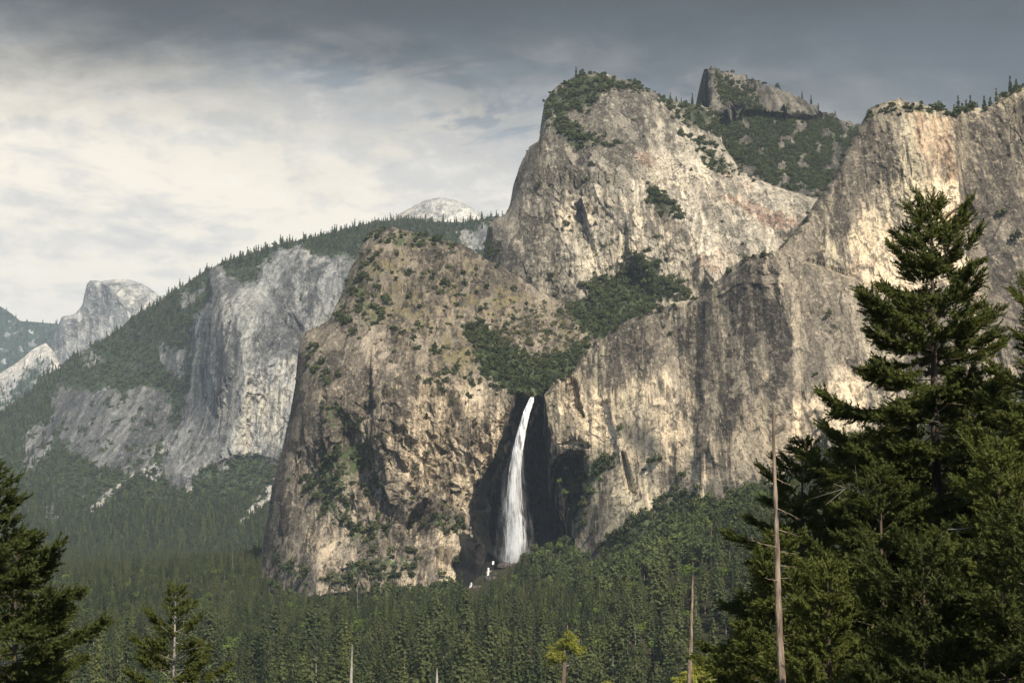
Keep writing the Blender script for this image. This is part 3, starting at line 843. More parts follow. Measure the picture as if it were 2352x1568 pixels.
def sent_masks(px, py):
    rock = polys(px, py, [ROCK_A, (0.95, ROCK_B), (0.6, ROCK_C), (0.5, [(165, 800), (220, 800), (260, 830), (180, 840)]), (0.5, [(400, 690), (470, 640), (475, 660), (420, 710)]), (0.75, [(1050, 535), (1110, 515), (1150, 540), (1130, 590), (1070, 580)]),
                          (0.8, [(60, 1000), (130, 960), (110, 1050), (60, 1080)]), (0.5, [(90, 1190), (130, 1150), (140, 1200), (110, 1220)])], soft=7, wob=24, lam=44)
    rock = rock * (1 - 0.75 * inside(px, py, [(60, 860), (440, 860), (440, 1100), (60, 1100)], 20) * np.clip(wig(px, py, 22, 1.0, 15.0) * 4 - 0.25, 0, 1))
    rock = rock * (1 - 0.6 * (py > 560) * np.clip(wig(px, py * 0.5, 26, 1.0, 19.0) * 4 - 1.5, 0, 1))
    talus = polys(px, py, [[(545, 1200), (600, 1130), (632, 1100), (632, 1135), (590, 1180), (560, 1205)], (0.8, [(180, 1180), (330, 1062), (392, 1000), (392, 1020), (300, 1100), (215, 1175)]), (0.7, [(330, 1060), (375, 1060), (370, 1110), (320, 1090)])], soft=4, wob=6, lam=18)
    lich = np.clip(wig(px, py, 26, 1.0, 2.2) * 3 - 0.9, 0, 1) * (py > 800) * (px < 640)
    talus = talus * np.clip(0.75 + wig(px, py, 12, 1.0, 23.0) * 2.2, 0, 1)
    bare = np.clip(rock + talus + 0.55 * lich, 0, 1)
    thin = np.clip(wig(px, py, 34, 1.0, 12.2) * 2.5 - 0.3, 0, 1) * inside(px, py, [(110, 760), (480, 560), (480, 900), (200, 1000), (-60, 1150), (-60, 880)], 30)
    bare = np.clip(bare + 0.35 * thin, 0, 1)
    return dict(veg=np.clip(1.15 - 1.4 * bare, 0, 1), bare=bare, calm=0.5 * (1 - rock), pale=np.maximum(talus, polys(px, py, [(0.75, [(540, 850), (690, 800), (690, 1000), (620, 1060), (540, 1040), (500, 950)])], soft=20)), varnish_shade=polys(px, py, [(1.0, ROCK_B), (0.45, [(640, 600), (850, 600), (850, 760), (700, 760)])], soft=20), tan=0.35 * inside(px, py, ROCK_B, 20) + talus * 0.6)


sent = massif('mountain_ridge', M_SENT,
              [(-60, 965), (0, 950), (40, 920), (72, 898), (90, 868), (137, 846), (169, 812), (202, 800), (266, 762), (306, 726), (360, 698), (407, 665), (454, 634), (504, 605), (540, 592), (594, 578), (641, 560), (702, 550), (756, 537), (792, 526), (850, 512), (900, 506), (960, 505), (1000, 510), (1050, 512), (1100, 505), (1130, 497), (1180, 500)],
              [(-60, 1300), (100, 1300), (400, 1290), (640, 1280), (700, 1250), (760, 900), (1000, 720), (1180, 700)],
              sent_depth, sent_masks, (120, 7), 0.42, sent_extra, flute=0.22, stretch=0.22, fl=2.0, crk=0.6, label='long hazy forested ridge with grey granite towers on its flank', category='mountain')

# --- the split dome far behind
HD_EDGE = [(209, 640), (232, 648), (255, 664), (275, 684), (292, 706), (305, 735), (312, 790), (316, 900)]


def hd_depth(px, py):
    d = seg_dist(px, py, HD_EDGE)
    ex = np.interp(py, [640, 648, 664, 684, 706, 735, 790, 900], [205, 232, 255, 275, 292, 305, 312, 316])
    face = px < ex
    Y = 12000 + np.where(face, 2.1 * d, 9.0 * d) + (760 - py) * np.where(face, 0.6, 2.0)
    Y = Y - 60 * inside(px, py, [(90, 900), (119, 787), (142, 727), (172, 720), (190, 735), (185, 800), (150, 880)], 9)
    return Y


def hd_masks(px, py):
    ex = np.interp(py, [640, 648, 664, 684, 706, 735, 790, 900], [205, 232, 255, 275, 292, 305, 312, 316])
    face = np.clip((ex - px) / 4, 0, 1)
    return dict(varnish_shade=0.25 * face, tan=0.45 * (1 - face), pale=0.35 * (1 - face), calm=0.5 * (1 - face))  # sun and shade sides put into the colour: darker face, paler back


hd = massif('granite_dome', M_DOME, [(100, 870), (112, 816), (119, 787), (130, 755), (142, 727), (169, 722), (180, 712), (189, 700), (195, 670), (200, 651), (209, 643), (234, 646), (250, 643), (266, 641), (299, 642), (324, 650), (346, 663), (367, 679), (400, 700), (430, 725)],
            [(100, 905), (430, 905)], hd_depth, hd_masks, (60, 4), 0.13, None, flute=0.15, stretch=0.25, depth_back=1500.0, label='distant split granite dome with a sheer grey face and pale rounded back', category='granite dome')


def far_masks(px, py):
    q = wig(px, py, 30, 1.0, 1.1)
    return dict(veg=np.clip(0.95 - 0.6 * np.clip(q * 4 - 0.6, 0, 1), 0, 1), pale=0 * px, varnish_shade=0.9 + 0 * px, bare=np.clip(q * 4, 0, 1))


far = massif('mountain.002', M_DOME, [(-80, 690), (0, 703), (25, 719), (47, 737), (90, 740), (133, 744), (220, 752)], [(-80, 960), (220, 960)],
             tps([(-80, 690, 15600), (220, 750, 15600), (-80, 960, 13600), (220, 960, 13600), (50, 820, 14600)]), far_masks, (150, 6), 0.4, None, depth_back=800.0, label='blue hazy far mountain slope at the valley head', category='mountain')


def slab_masks(px, py):
    top = np.interp(px, [-80, 0, 40, 75, 105, 118, 170], [872, 857, 832, 802, 787, 805, 870])
    band = np.clip(1.3 - (py - top) / 45, 0, 1)
    return dict(pale=band * 0.5, tan=band * 0.7, varnish_shade=0.7 * (1 - band), veg=np.clip((1 - band) * 0.5 + wig(px, py, 22, 0.6, 3.0), 0, 1) * (py > top + 25))


slab = massif('mountain.003', M_DOME, [(-80, 872), (0, 857), (40, 832), (75, 802), (105, 787), (118, 803), (135, 840), (180, 870)], [(-80, 1010), (180, 1010)],
              tps([(-80, 870, 10200), (105, 787, 10300), (180, 870, 9900), (-80, 1010, 9000), (180, 1010, 9000)]), slab_masks, (100, 6), 0.35, None, depth_back=800.0, label='pale bare granite apron below the distant split dome', category='mountain')

sdome = massif('granite_dome.001', M_DOME, [(850, 520), (890, 508), (930, 484), (955, 470), (975, 461), (1010, 453), (1050, 460), (1075, 471), (1100, 488), (1125, 502), (1180, 512)], [(850, 545), (1180, 545)],
               tps([(850, 520, 8300), (1010, 453, 8300), (1180, 510, 8300), (1010, 545, 7600), (850, 545, 7700), (1180, 545, 7700)]), lambda x, y: dict(tan=0.4 + 0 * x, pale=0.35 + 0 * x, calm=0.5 + 0 * x), (120, 6), 0.35, None, depth_back=800.0,
               label='small bald pale dome rising over the wooded ridge', category='granite dome')

# ------------------------------------------------------------------ ground
GC = []
for X in (-60, 0, 70):
    GC += [(X, -60, 141), (X, 0, 138.2)]
for X in (-40, 0, 45):
    GC += [(X, 70, 118)]
for X in (-90, 0, 90):
    GC += [(X, 180, 92)]
for X in (-160, 0, 160):
    GC += [(X, 420, 48)]
for X in (-260, 0, 260):
    GC += [(X, 720, 12)]
for X in (-400, -150, 100):
    GC += [(X, 1050, 0)]
GC += [(350, 1050, 10), (500, 1000, 30)]
for px, py, Y in [(600, 1330, 2280), (700, 1385, 2130), (820, 1360, 2120), (940, 1372, 2080), (1060, 1362, 2130), (1190, 1300, 2195), (1245, 1268, 2175), (1300, 1254, 2170), (1420, 1330, 1960), (1540, 1200, 1960), (1700, 1150, 1870), (1900, 1065, 1770), (2100, 990, 1730), (2420, 950, 1680),
                  (1700, 1260, 1600), (1500, 1330, 1650), (1950, 1200, 1500), (2300, 1150, 1450), (1300, 1385, 1750), (1100, 1410, 1800), (900, 1430, 1750)]:
    p = at(px, py, Y)
    GC.append(tuple(p))
for X, Y in [(-300, 1500), (-100, 1500), (-500, 2000), (-250, 2100), (-900, 3200), (-600, 3200), (-1500, 4300), (-1000, 4200), (-600, 4200), (-900, 2000), (-1500, 3000)]:
    GC.append((X, Y, 0))
GC += [(900, 1400, 180), (1100, 1000, 120), (-900, 900, 5), (-2500, 4500, 20)]
_gz = tps(GC)


def ground_z(X, Y):
    z = _gz(X, Y)
    return np.maximum(z, -1.0)


gy = np.concatenate([np.linspace(-400, 800, 90), np.linspace(820, 2500, 130), np.linspace(2550, 5200, 60), np.linspace(5600, 17000, 30)])
gu = np.linspace(-1, 1, 150)
GX = gu[None] * (480 + 0.56 * np.maximum(gy, 0))[:, None]
GY = np.repeat(gy[:, None], len(gu), 1)
GZ = ground_z(GX, GY)
GZ = np.where(GY > 4600, np.minimum(GZ, 5.0), GZ)
GZ = GZ + fbm(np.stack([GX.ravel(), GY.ravel(), GX.ravel() * 0], -1), 60, 4).reshape(GX.shape) * np.clip(GY / 600, 0, 1) * 2.0
ii = np.arange(GX.size).reshape(GX.shape)
link('ground', new_mesh('ground', np.stack([GX, GY, GZ], -1).reshape(-1, 3), np.stack([ii[:-1, :-1], ii[:-1, 1:], ii[1:, 1:], ii[1:, :-1]], -1).reshape(-1, 4), [M_GROUND], True),
     kind='structure', label='valley floor and hillside under the forest', category='ground')


# ------------------------------------------------------------------ plants
def rot_frames(d, roll):
    """orthonormal frames (n,3,3) whose first axis is d"""
    d = d / (np.linalg.norm(d, axis=1, keepdims=True) + 1e-9)
    ref = np.where(np.abs(d[:, 2:3]) > 0.9, np.array([[1.0, 0, 0]]), np.array([[0, 0, 1.0]]))
    s = np.cross(ref, d)
    s /= np.linalg.norm(s, axis=1, keepdims=True)
    u = np.cross(d, s)
    c, sn = np.cos(roll)[:, None], np.sin(roll)[:, None]
    return np.stack([d, s * c + u * sn, u * c - s * sn], 1)


def stamp(tv, tf, pos, frames, scale):
    """copies of a template (tv, tf) at pos, as one vertex and one face array"""
    V = np.einsum('tk,nkj->ntj', tv, frames) * np.asarray(scale)[:, None, None] + pos[:, None]
    n, k = V.shape[:2]
    Fc = tf[None] + (np.arange(n) * k)[:, None, None]
    return V.reshape(-1, 3), Fc.reshape(-1, tf.shape[1])


def tube(pts, rad, sides=6):
    pts = np.asarray(pts, float)
    rad = np.broadcast_to(np.asarray(rad, float), (len(pts),))
    d = np.gradient(pts, axis=0)
    fr = rot_frames(d, np.zeros(len(pts)))
    a = np.linspace(0, 2 * math.pi, sides, endpoint=False)
    ring = np.cos(a)[None, :, None] * fr[:, 1][:, None] + np.sin(a)[None, :, None] * fr[:, 2][:, None]
    V = pts[:, None] + ring * rad[:, None, None]
    n = len(pts)
    i = np.arange(n * sides).reshape(n, sides)
    j = np.roll(i, -1, 1)
    q = np.stack([i[:-1], j[:-1], j[1:], i[1:]], -1).reshape(-1, 4)
    return V.reshape(-1, 3), q


def join(parts):
    Vs, Fs, o = [], [], 0
    for V, f in parts:
        Vs.append(V)
        Fs.append(f + o)
        o += len(V)
    by = {}
    for f in Fs:
        by.setdefault(f.shape[1], []).append(f)
    return np.concatenate(Vs), [np.concatenate(v) for v in by.values()]


def leaf_cloud(pos, size, rng, tilt=1.0, up=None, quad=True):
    """small leaf clumps, each one bent quad"""
    n = len(pos)
    d = rng.normal(size=(n, 3))
    if up is not None:
        d = d * tilt + up
    fr = rot_frames(d, rng.uniform(0, 6.28, n))
    tv = np.array([[0, -0.5, -0.35], [0.14, 0.5, -0.4], [0, 0.42, 0.5], [-0.12, -0.35, 0.42]])
    return stamp(tv, np.array([[0, 1, 2, 3]]), pos, fr, size)


def forest_conifer(seed, H=34.0, Rr=4.2, z0=0.22, dens=1.0, shape=0.85, clump=1.15):
    """trunk and crown arrays of a conifer seen from far"""
    rng = np.random.default_rng(seed)
    pos, out = [], []
    nw = int(30 * dens)
    for w in range(nw):
        h = z0 + (1 - z0) * (w + rng.uniform(0, 0.9)) / nw
        rad = Rr * (1 - (h - z0) / (1 - z0)) ** shape * rng.uniform(0.65, 1.15) + 0.2
        nb = max(3, int(7 * (0.45 + rad / Rr)))
        for b in range(nb):
            if rng.random() < 0.16:
                continue
            az = 6.283 * (b + rng.uniform(0, 0.8)) / nb
            L = rad * rng.uniform(0.65, 1.1)
            k = max(2, int(L / 0.42))
            tt = (np.arange(k) + rng.uniform(0.2, 1, k)) / k
            droop = 0.22 if h < 0.75 else -0.25
            p = np.stack([np.cos(az) * L * tt, np.sin(az) * L * tt, h * H - droop * L * tt + 0.1 * L * tt ** 2], -1)
            pos.append(p + rng.normal(size=p.shape) * 0.22)
            out.append(np.repeat([[np.cos(az), np.sin(az), 0.5]], k, 0))
    pos, out = np.concatenate(pos), np.concatenate(out)
    sz = rng.uniform(0.7, 1.4, len(pos)) * clump * 0.66
    crown = leaf_cloud(pos, sz, rng, 0.38, out + np.array([0, 0, 0.35]))
    trunk = tube([(0, 0, -1.5), (0.1, 0.05, H * 0.3), (0, 0.1, H * 0.7), (0, 0, H * 0.99)], [0.55, 0.42, 0.24, 0.04], 6)
    return trunk, crown


def round_crown(seed, r=3.0, h=1.0, n=150, clump=0.9, lobes=5):
    """an oak or shrub crown: clumps over several lobes"""
    rng = np.random.default_rng(seed)
    c = rng.normal(size=(lobes, 3)) * np.array([0.5, 0.5, 0.3]) * r
    c[:, 2] = np.abs(c[:, 2]) + 0.5 * r * h
    lr = r * rng.uniform(0.35, 0.6, lobes)
    k = rng.integers(0, lobes, n)
    d = rng.normal(size=(n, 3))
    d /= np.linalg.norm(d, axis=1, keepdims=True)
    d[:, 2] = np.where(d[:, 2] < -0.4, -d[:, 2], d[:, 2])
    p = c[k] + d * (lr[k] * rng.uniform(0.65, 1.05, n))[:, None]
    p[:, 2] = np.maximum(p[:, 2] * h, 0.1)
    return leaf_cloud(p, rng.uniform(0.6, 1.25, n) * clump, rng, 0.55, d)


def tree_mesh(name, trunk, crown, mats):
    V, Fs = join([trunk, crown])
    nt, ncn = len(trunk[1]), len(crown[1])
    return new_mesh(name, V, Fs, mats, False, [0] * nt + [1] * ncn)


# --- meshes of the valley conifers
CON = []
for k, (H, Rr, z0, dens, shp, cl) in enumerate([(37, 7.4, 0.12, 1.0, 0.72, 1.3), (33, 5.4, 0.08, 1.0, 0.8, 1.15), (40, 7.6, 0.28, 0.8, 0.55, 1.45), (27, 6.6, 0.08, 0.9, 0.7, 1.25), (46, 6.4, 0.2, 1.1, 0.75, 1.25), (38, 7.0, 0.42, 0.65, 0.45, 1.5)]):
    tr, cr = forest_conifer(100 + k, H, Rr, z0, dens, shp, cl)
    CON.append((new_mesh('conifer_trunk', tr[0], tr[1], [M_FARBARK]), new_mesh('conifer_crown', cr[0], cr[1], [M_LIGHTCONIFER if k in (2, 5) else M_CONIFER]), H))
CON_KIND = ['bushy-topped dark', 'slim pointed dark', 'tall olive open-crowned', 'short dense', 'very tall narrow', 'olive long-trunked tufted']


def far_tree_object_mesh(k):
    H, Rr, z0, shp = [(17, 3.0, 0.06, 0.85), (20, 2.9, 0.12, 0.75), (14, 3.2, 0.05, 0.7)][k]
    tr, cr = forest_conifer(300 + k, H, Rr, z0, 0.6, shp, 1.7)
    return tree_mesh('ridge_conifer', tr, cr, [M_FARBARK, M_CONIFER])


def shrub_mesh(k, mat=None):
    r, h, n = [(2.2, 0.9, 120), (3.0, 0.8, 170), (2.6, 1.2, 150)][k]
    V, f = round_crown(400 + k, r, h, n, 0.85)
    return new_mesh('shrub', V, f, [mat or M_SHRUB])


def oak_parts(k):
    r, h = [(5.0, 1.25), (4.2, 1.5), (5.6, 1.0)][k]
    V, f = round_crown(500 + k, r, h, 420, 1.15, 8)
    V = V + np.array([0, 0, 3.0])
    tr = tube([(0, 0, -1), (0.2, 0, 3), (0, 0.2, 7)], [0.4, 0.3, 0.12], 5)
    return tr, (V, f)


# --- scatter: points on one mesh, each turned into a plant by geometry nodes (uncountable masses only)
def scatter(name, pts, scl, idx, sources, tilt=0.05, **props):
    """sources: list of lists of scene objects whose meshes together make one plant"""
    pts = np.asarray(pts, np.float32)
    n = len(pts)
    me = bpy.data.meshes.new(name)
    me.vertices.add(n)
    me.vertices.foreach_set('co', pts.ravel())
    a = me.attributes.new('size', 'FLOAT', 'POINT')
    a.data.foreach_set('value', np.asarray(scl, np.float32))
    a = me.attributes.new('pick', 'INT', 'POINT')
    a.data.foreach_set('value', np.asarray(idx, np.int32))
    rot = np.stack([R.normal(0, tilt, n), R.normal(0, tilt, n), R.uniform(0, 6.283, n)], -1)
    a = me.attributes.new('turn', 'FLOAT_VECTOR', 'POINT')
    a.data.foreach_set('vector', rot.astype(np.float32).ravel())
    for s in sources:
        for o in s:
            for mt in o.data.materials:
                if mt.name not in me.materials:
                    me.materials.append(mt)
    ob = link(name, me, kind='stuff', **props)
    g = bpy.data.node_groups.new(name, 'GeometryNodeTree')
    g.interface.new_socket('Geometry', in_out='INPUT', socket_type='NodeSocketGeometry')
    g.interface.new_socket('Geometry', in_out='OUTPUT', socket_type='NodeSocketGeometry')
    N, L = g.nodes, g.links
    gi, go = N.new('NodeGroupInput'), N.new('NodeGroupOutput')
    iop = N.new('GeometryNodeInstanceOnPoints')
    L.new(gi.outputs[0], iop.inputs['Points'])
    j = N.new('GeometryNodeJoinGeometry')
    for s in reversed(sources):
        infos = []
        for o in s:
            oi = N.new('GeometryNodeObjectInfo')
            oi.transform_space = 'ORIGINAL'
            oi.inputs['Object'].default_value = o
            infos.append(oi.outputs['Geometry'])
        if len(infos) > 1:
            jj = N.new('GeometryNodeJoinGeometry')
            for x in infos:
                L.new(x, jj.inputs[0])
            src = jj.outputs[0]
        else:
            src = infos[0]
        gti = N.new('GeometryNodeGeometryToInstance')
        L.new(src, gti.inputs[0])
        L.new(gti.outputs[0], j.inputs[0])
    L.new(j.outputs[0], iop.inputs['Instance'])
    iop.inputs['Pick Instance'].default_value = True

    def attr(nm, ty):
        a = N.new('GeometryNodeInputNamedAttribute')
        a.data_type = ty
        a.inputs['Name'].default_value = nm
        return a.outputs['Attribute']
    L.new(attr('pick', 'INT'), iop.inputs['Instance Index'])
    L.new(attr('turn', 'FLOAT_VECTOR'), iop.inputs['Rotation'])
    L.new(attr('size', 'FLOAT'), iop.inputs['Scale'])
    L.new(iop.outputs[0], go.inputs[0])
    md = ob.modifiers.new('plants', 'NODES')
    md.node_group = g
    return ob


def on_massif(m, n, dens):
    """random points of a relief where a 0..1 density allows"""
    nr, nc = m.px.shape
    r, c = R.uniform(0, nr - 1.001, n), R.uniform(0, nc - 1.001, n)
    r0, c0 = r.astype(int), c.astype(int)
    # even out: short columns are sampled more densely
    hgt = (m.py[-1] - m.py[0])
    keep = R.random(n) < (dens[r0, c0] * (hgt[c0] / hgt.max()))
    r0, c0, r, c = r0[keep], c0[keep], r[keep], c[keep]
    fr, fc = (r - r0)[:, None], (c - c0)[:, None]
    P = m.P
    p = (P[r0, c0] * (1 - fr) * (1 - fc) + P[r0 + 1, c0] * fr * (1 - fc) + P[r0, c0 + 1] * (1 - fr) * fc + P[r0 + 1, c0 + 1] * fr * fc)
    return p, r0, c0


# ------------------------------------------------------------------ the valley forest
YB = interp_tab([(-200, 4500), (590, 4300), (600, 2260), (700, 2120), (940, 2080), (1060, 2100), (1180, 2160), (1310, 2150), (1330, 2080), (1420, 1960), (1540, 1960), (1700, 1870), (1900, 1770), (2100, 1720), (2420, 1680)])
NOTREE = [(1035, 1330), (1120, 1300), (1195, 1272), (1235, 1290), (1190, 1325), (1120, 1370), (1060, 1385), (1030, 1375)]
pos = []
for (ya, yb, area) in [(820, 1350, 215.0), (1350, 2300, 130.0), (2300, 4500, 130.0)]:
    n = int(0.66 * (yb ** 2 - ya ** 2) / 2 / area)
    Yr = np.sqrt(R.uniform(ya ** 2, yb ** 2, n))
    Xr = R.uniform(-0.33, 0.33, n) * Yr
    pos.append(np.stack([Xr, Yr], -1))
pos = np.concatenate(pos)
z = ground_z(pos[:, 0], pos[:, 1])
P3 = np.c_[pos, z]
bx, by = project(P3)
tall = 1.22 * (0.5 + 0.62 * R.random(len(P3)) ** 1.4) * (1 + 0.3 * fbm(P3 * np.array([1, 1, 0]), 110, 2))
tx, ty = project(P3 + np.array([0, 0, 40.0]))
keep = (P3[:, 1] < YB(bx) - 6) & (bx > -80) & (bx < 2430) & (ty < 1640) & (inside(bx, by, NOTREE, 1) < 0.5)
# thin the wood where scree shows
scree = np.maximum(inside(bx, by, [(1480, 1345), (1530, 1305), (1590, 1330), (1570, 1370), (1500, 1385)], 6), inside(bx, by, [(1540, 1330), (1660, 1290), (1690, 1310), (1600, 1345)], 6))
keep &= R.random(len(P3)) > 0.9 * scree
keep &= R.random(len(P3)) > 0.8 * np.clip((fbm(P3 * np.array([1, 1, 0]) + 900, 75, 2) - 0.16) * 8, 0, 1)
P3, tall, bx, by = P3[keep], tall[keep], bx[keep], by[keep]
# oaks gather on the slopes below the walls
slope_mix = np.clip(np.maximum(inside(bx, by, [(1180, 1280), (1330, 1250), (1560, 1150), (1720, 1110), (1760, 1200), (1640, 1320), (1400, 1380), (1250, 1360)], 25), inside(bx, by, [(600, 1290), (800, 1300), (960, 1290), (1060, 1350), (1040, 1400), (800, 1400), (620, 1370)], 20)), 0, 1)
is_oak = R.random(len(P3)) < 0.85 * slope_mix
patch = fbm(P3 * np.array([1, 1, 0]) + 500, 130, 3) + R.normal(0, 0.12, len(P3))
kind = np.where(patch > 0.06, R.choice(6, len(P3), p=[0.12, 0.08, 0.34, 0.08, 0.08, 0.30]), R.choice(6, len(P3), p=[0.32, 0.27, 0.03, 0.20, 0.16, 0.02]))

# countable: the 300 that show largest
front = np.where((~is_oak) & (P3[:, 1] > 880) & (P3[:, 1] < 1500) & (bx > 150) & (bx < 1750))[0]
score = P3[front, 1] * (1.25 - 0.45 * tall[front]) + R.uniform(0, 120, len(front))
pick = front[np.argsort(score)[:300]]
tall[pick] = np.clip(tall[pick] * 1.08, 0.7, 1.5)
LAND = [(405, 'the small sparse fir'), (808, 'the tall white snag stub'), (1005, 'the short white snag stub'), (1297, 'the lone yellow-topped pine'), (1588, 'the slender bare snag')]
TONE = ['', 'olive ', 'deep-shaded ', 'sunlit ']
first = {}
named = {}
rows = {}
for i in pick:
    li = int(np.argmin([abs(bx[i] - l[0]) for l in LAND]))
    side = 'right of' if bx[i] > LAND[li][0] else 'left of'
    row = 'front row' if P3[i, 1] < 960 else ('second row' if P3[i, 1] < 1030 else ('middle depth' if P3[i, 1] < 1120 else 'farther back'))
    named.setdefault((kind[i], li, side, row), []).append(i)
ORD = ['first', 'second', 'third', 'fourth', 'fifth', 'sixth', 'seventh', 'eighth', 'ninth', 'tenth', 'eleventh', 'twelfth', 'thirteenth', 'fourteenth', 'fifteenth', 'sixteenth']
labels = {}
for (kd, li, side, row), L in named.items():
    L.sort(key=lambda i: abs(bx[i] - LAND[li][0]))
    for q, i in enumerate(L):
        labels[i] = f"{ORD[min(q, 15)]} {CON_KIND[kd]} conifer {side} {LAND[li][1]}, {row}"
protos = {}
for i in pick:
    tm, cm, H = CON[kind[i]]
    root = bpy.data.objects.new('conifer', None)
    COL.objects.link(root)
    root.empty_display_size = 2.0
    root.location = P3[i]
    root.rotation_euler = (R.normal(0, 0.02), R.normal(0, 0.02), R.uniform(0, 6.28))
    s = float(tall[i])
    root.scale = (s * R.uniform(0.9, 1.12), s * R.uniform(0.9, 1.12), s)
    root['label'], root['category'], root['group'] = labels[i], 'conifer', 'conifers of the valley forest'
    a, b = link('trunk', tm, root), link('crown', cm, root)
    protos.setdefault(kind[i], [a, b])
for k in range(6):
    assert k in protos
rest = np.setdiff1d(np.where(~is_oak)[0], pick)
kind2 = kind.copy()
u01 = R.random(len(P3))
kind2[u01 < 0.12] = 6
kind2[u01 > 0.985] = 7
brown = []
trb, crb = forest_conifer(177, 30, 3.4, 0.2, 0.6, 0.8, 0.9)
o = bpy.data.objects.new('conifer', None)
COL.objects.link(o)
o.location = (*at(503, 1590, 1010)[:2], ground_z(*at(503, 1590, 1010)[:2]) + 6)
o['label'], o['category'], o['group'] = 'reddish-brown dead conifer right of the small sparse fir', 'conifer', 'conifers of the valley forest'
brown = [link('trunk', new_mesh('brown_trunk', trb[0], trb[1], [M_FARBARK]), o), link('crown', new_mesh('brown_crown', crb[0], crb[1], [M_BROWNTREE]), o)]
oakmeshes = []
for k in range(3):
    tr, cr = oak_parts(k)
    oakmeshes.append((new_mesh('oak_trunk', tr[0], tr[1], [M_BARK]), new_mesh('oak_crown', cr[0], cr[1], [M_OAK])))
limemeshes = [(m[0], m[1].copy()) for m in oakmeshes]
for m in limemeshes:
    m[1].materials[0] = M_LIME
o = bpy.data.objects.new('oak_tree', None)
COL.objects.link(o)
o.location = at(1262, 1268, 2125)
o['label'], o['category'], o['group'] = 'bright lime-green broadleaf on top of the mound right of the waterfall foot', 'oak tree', 'oaks on the slope under the cliffs'
lime_src = [link('trunk', limemeshes[0][0], o), link('crown', limemeshes[0][1], o)]
scatter('conifer_forest', P3[rest], tall[rest] * np.where(kind2[rest] == 6, 1.6, 1.0) * np.interp(P3[rest, 1], [1100, 1600, 2200], [1.0, 0.68, 0.58]), kind2[rest], [protos[k] for k in range(6)] + [lime_src, brown], 0.03,
        label='dense dark green conifer forest covering the valley floor', category='forest')

# individual oaks below the walls, then the mass
oi = np.where(is_oak)[0]
oi = oi[np.argsort(P3[oi, 1])]
vis_oak = oi[:0]
osrc = []
for k, (px, py, Y, lab) in enumerate([(1228, 1262, 2120, 'rounded bright oak at the green mound beside the foot of the waterfall'),
                                      (1290, 1245, 2110, 'dark oak crown under the black recess right of the waterfall'),
                                      (1460, 1330, 1900, 'broad oak on the scree below the brown rock apron')]):
    p = at(px, py + 10, Y)
    root = bpy.data.objects.new('oak_tree', None)
    COL.objects.link(root)
    root.location = p
    root['label'], root['category'], root['group'] = lab, 'oak tree', 'oaks on the slope under the cliffs'
    a, b = link('trunk', oakmeshes[k][0], root), link('crown', oakmeshes[k][1], root)
    osrc.append([a, b])
for k, (px, py, sc, lab) in enumerate([(1240, 1282, 0.9, 'lime-green oak at the low left end of the green mound'), (1285, 1262, 1.1, 'lime-green oak at the right shoulder of the green mound'), (1305, 1280, 1.0, 'green oak under the right side of the black recess'),
                                       (1262, 1300, 1.2, 'lime-green oak on the front of the green mound'), (1225, 1312, 0.9, 'pale green bush-like oak low in front of the green mound'), (1480, 1372, 1.1, 'lime-green oak beside the pale scree')]):
    o = bpy.data.objects.new('oak_tree', None)
    COL.objects.link(o)
    o.location = at(px, py + 8, 2100 if px < 1400 else 1750)
    o.scale = (sc, sc, sc)
    o.rotation_euler = (0, 0, k)
    o['label'], o['category'], o['group'] = lab, 'oak tree', 'oaks on the slope under the cliffs'
    link('trunk', limemeshes[k % 3][0], o)
    link('crown', limemeshes[k % 3][1], o)
scatter('oak_woodland', P3[oi] + np.array([0, 0, -1.0]), R.uniform(1.0, 2.1, len(oi)), R.integers(0, 3, len(oi)), osrc, 0.05, label='rounded oak woodland on the slopes below the cliffs', category='woodland')


# ------------------------------------------------------------------ plants on the rock
def put_shrub(name, me, p, s, label, cat, group, rz=None):
    o = link(name, me)
    o.location = p
    o.scale = (s, s, s * R.uniform(0.85, 1.15))
    o.rotation_euler = (0, 0, R.uniform(0, 6.28) if rz is None else rz)
    o['label'], o['category'], o['group'] = label, cat, group
    return o


SHRUB = [shrub_mesh(k) for k in range(3)]
RIDGE = [far_tree_object_mesh(k) for k in range(3)]


def nearest(m, px, py):
    d = (m.px - px) ** 2 + (m.py - py) ** 2
    r, c = np.unravel_index(np.argmin(d), d.shape)
    return m.P[r, c]


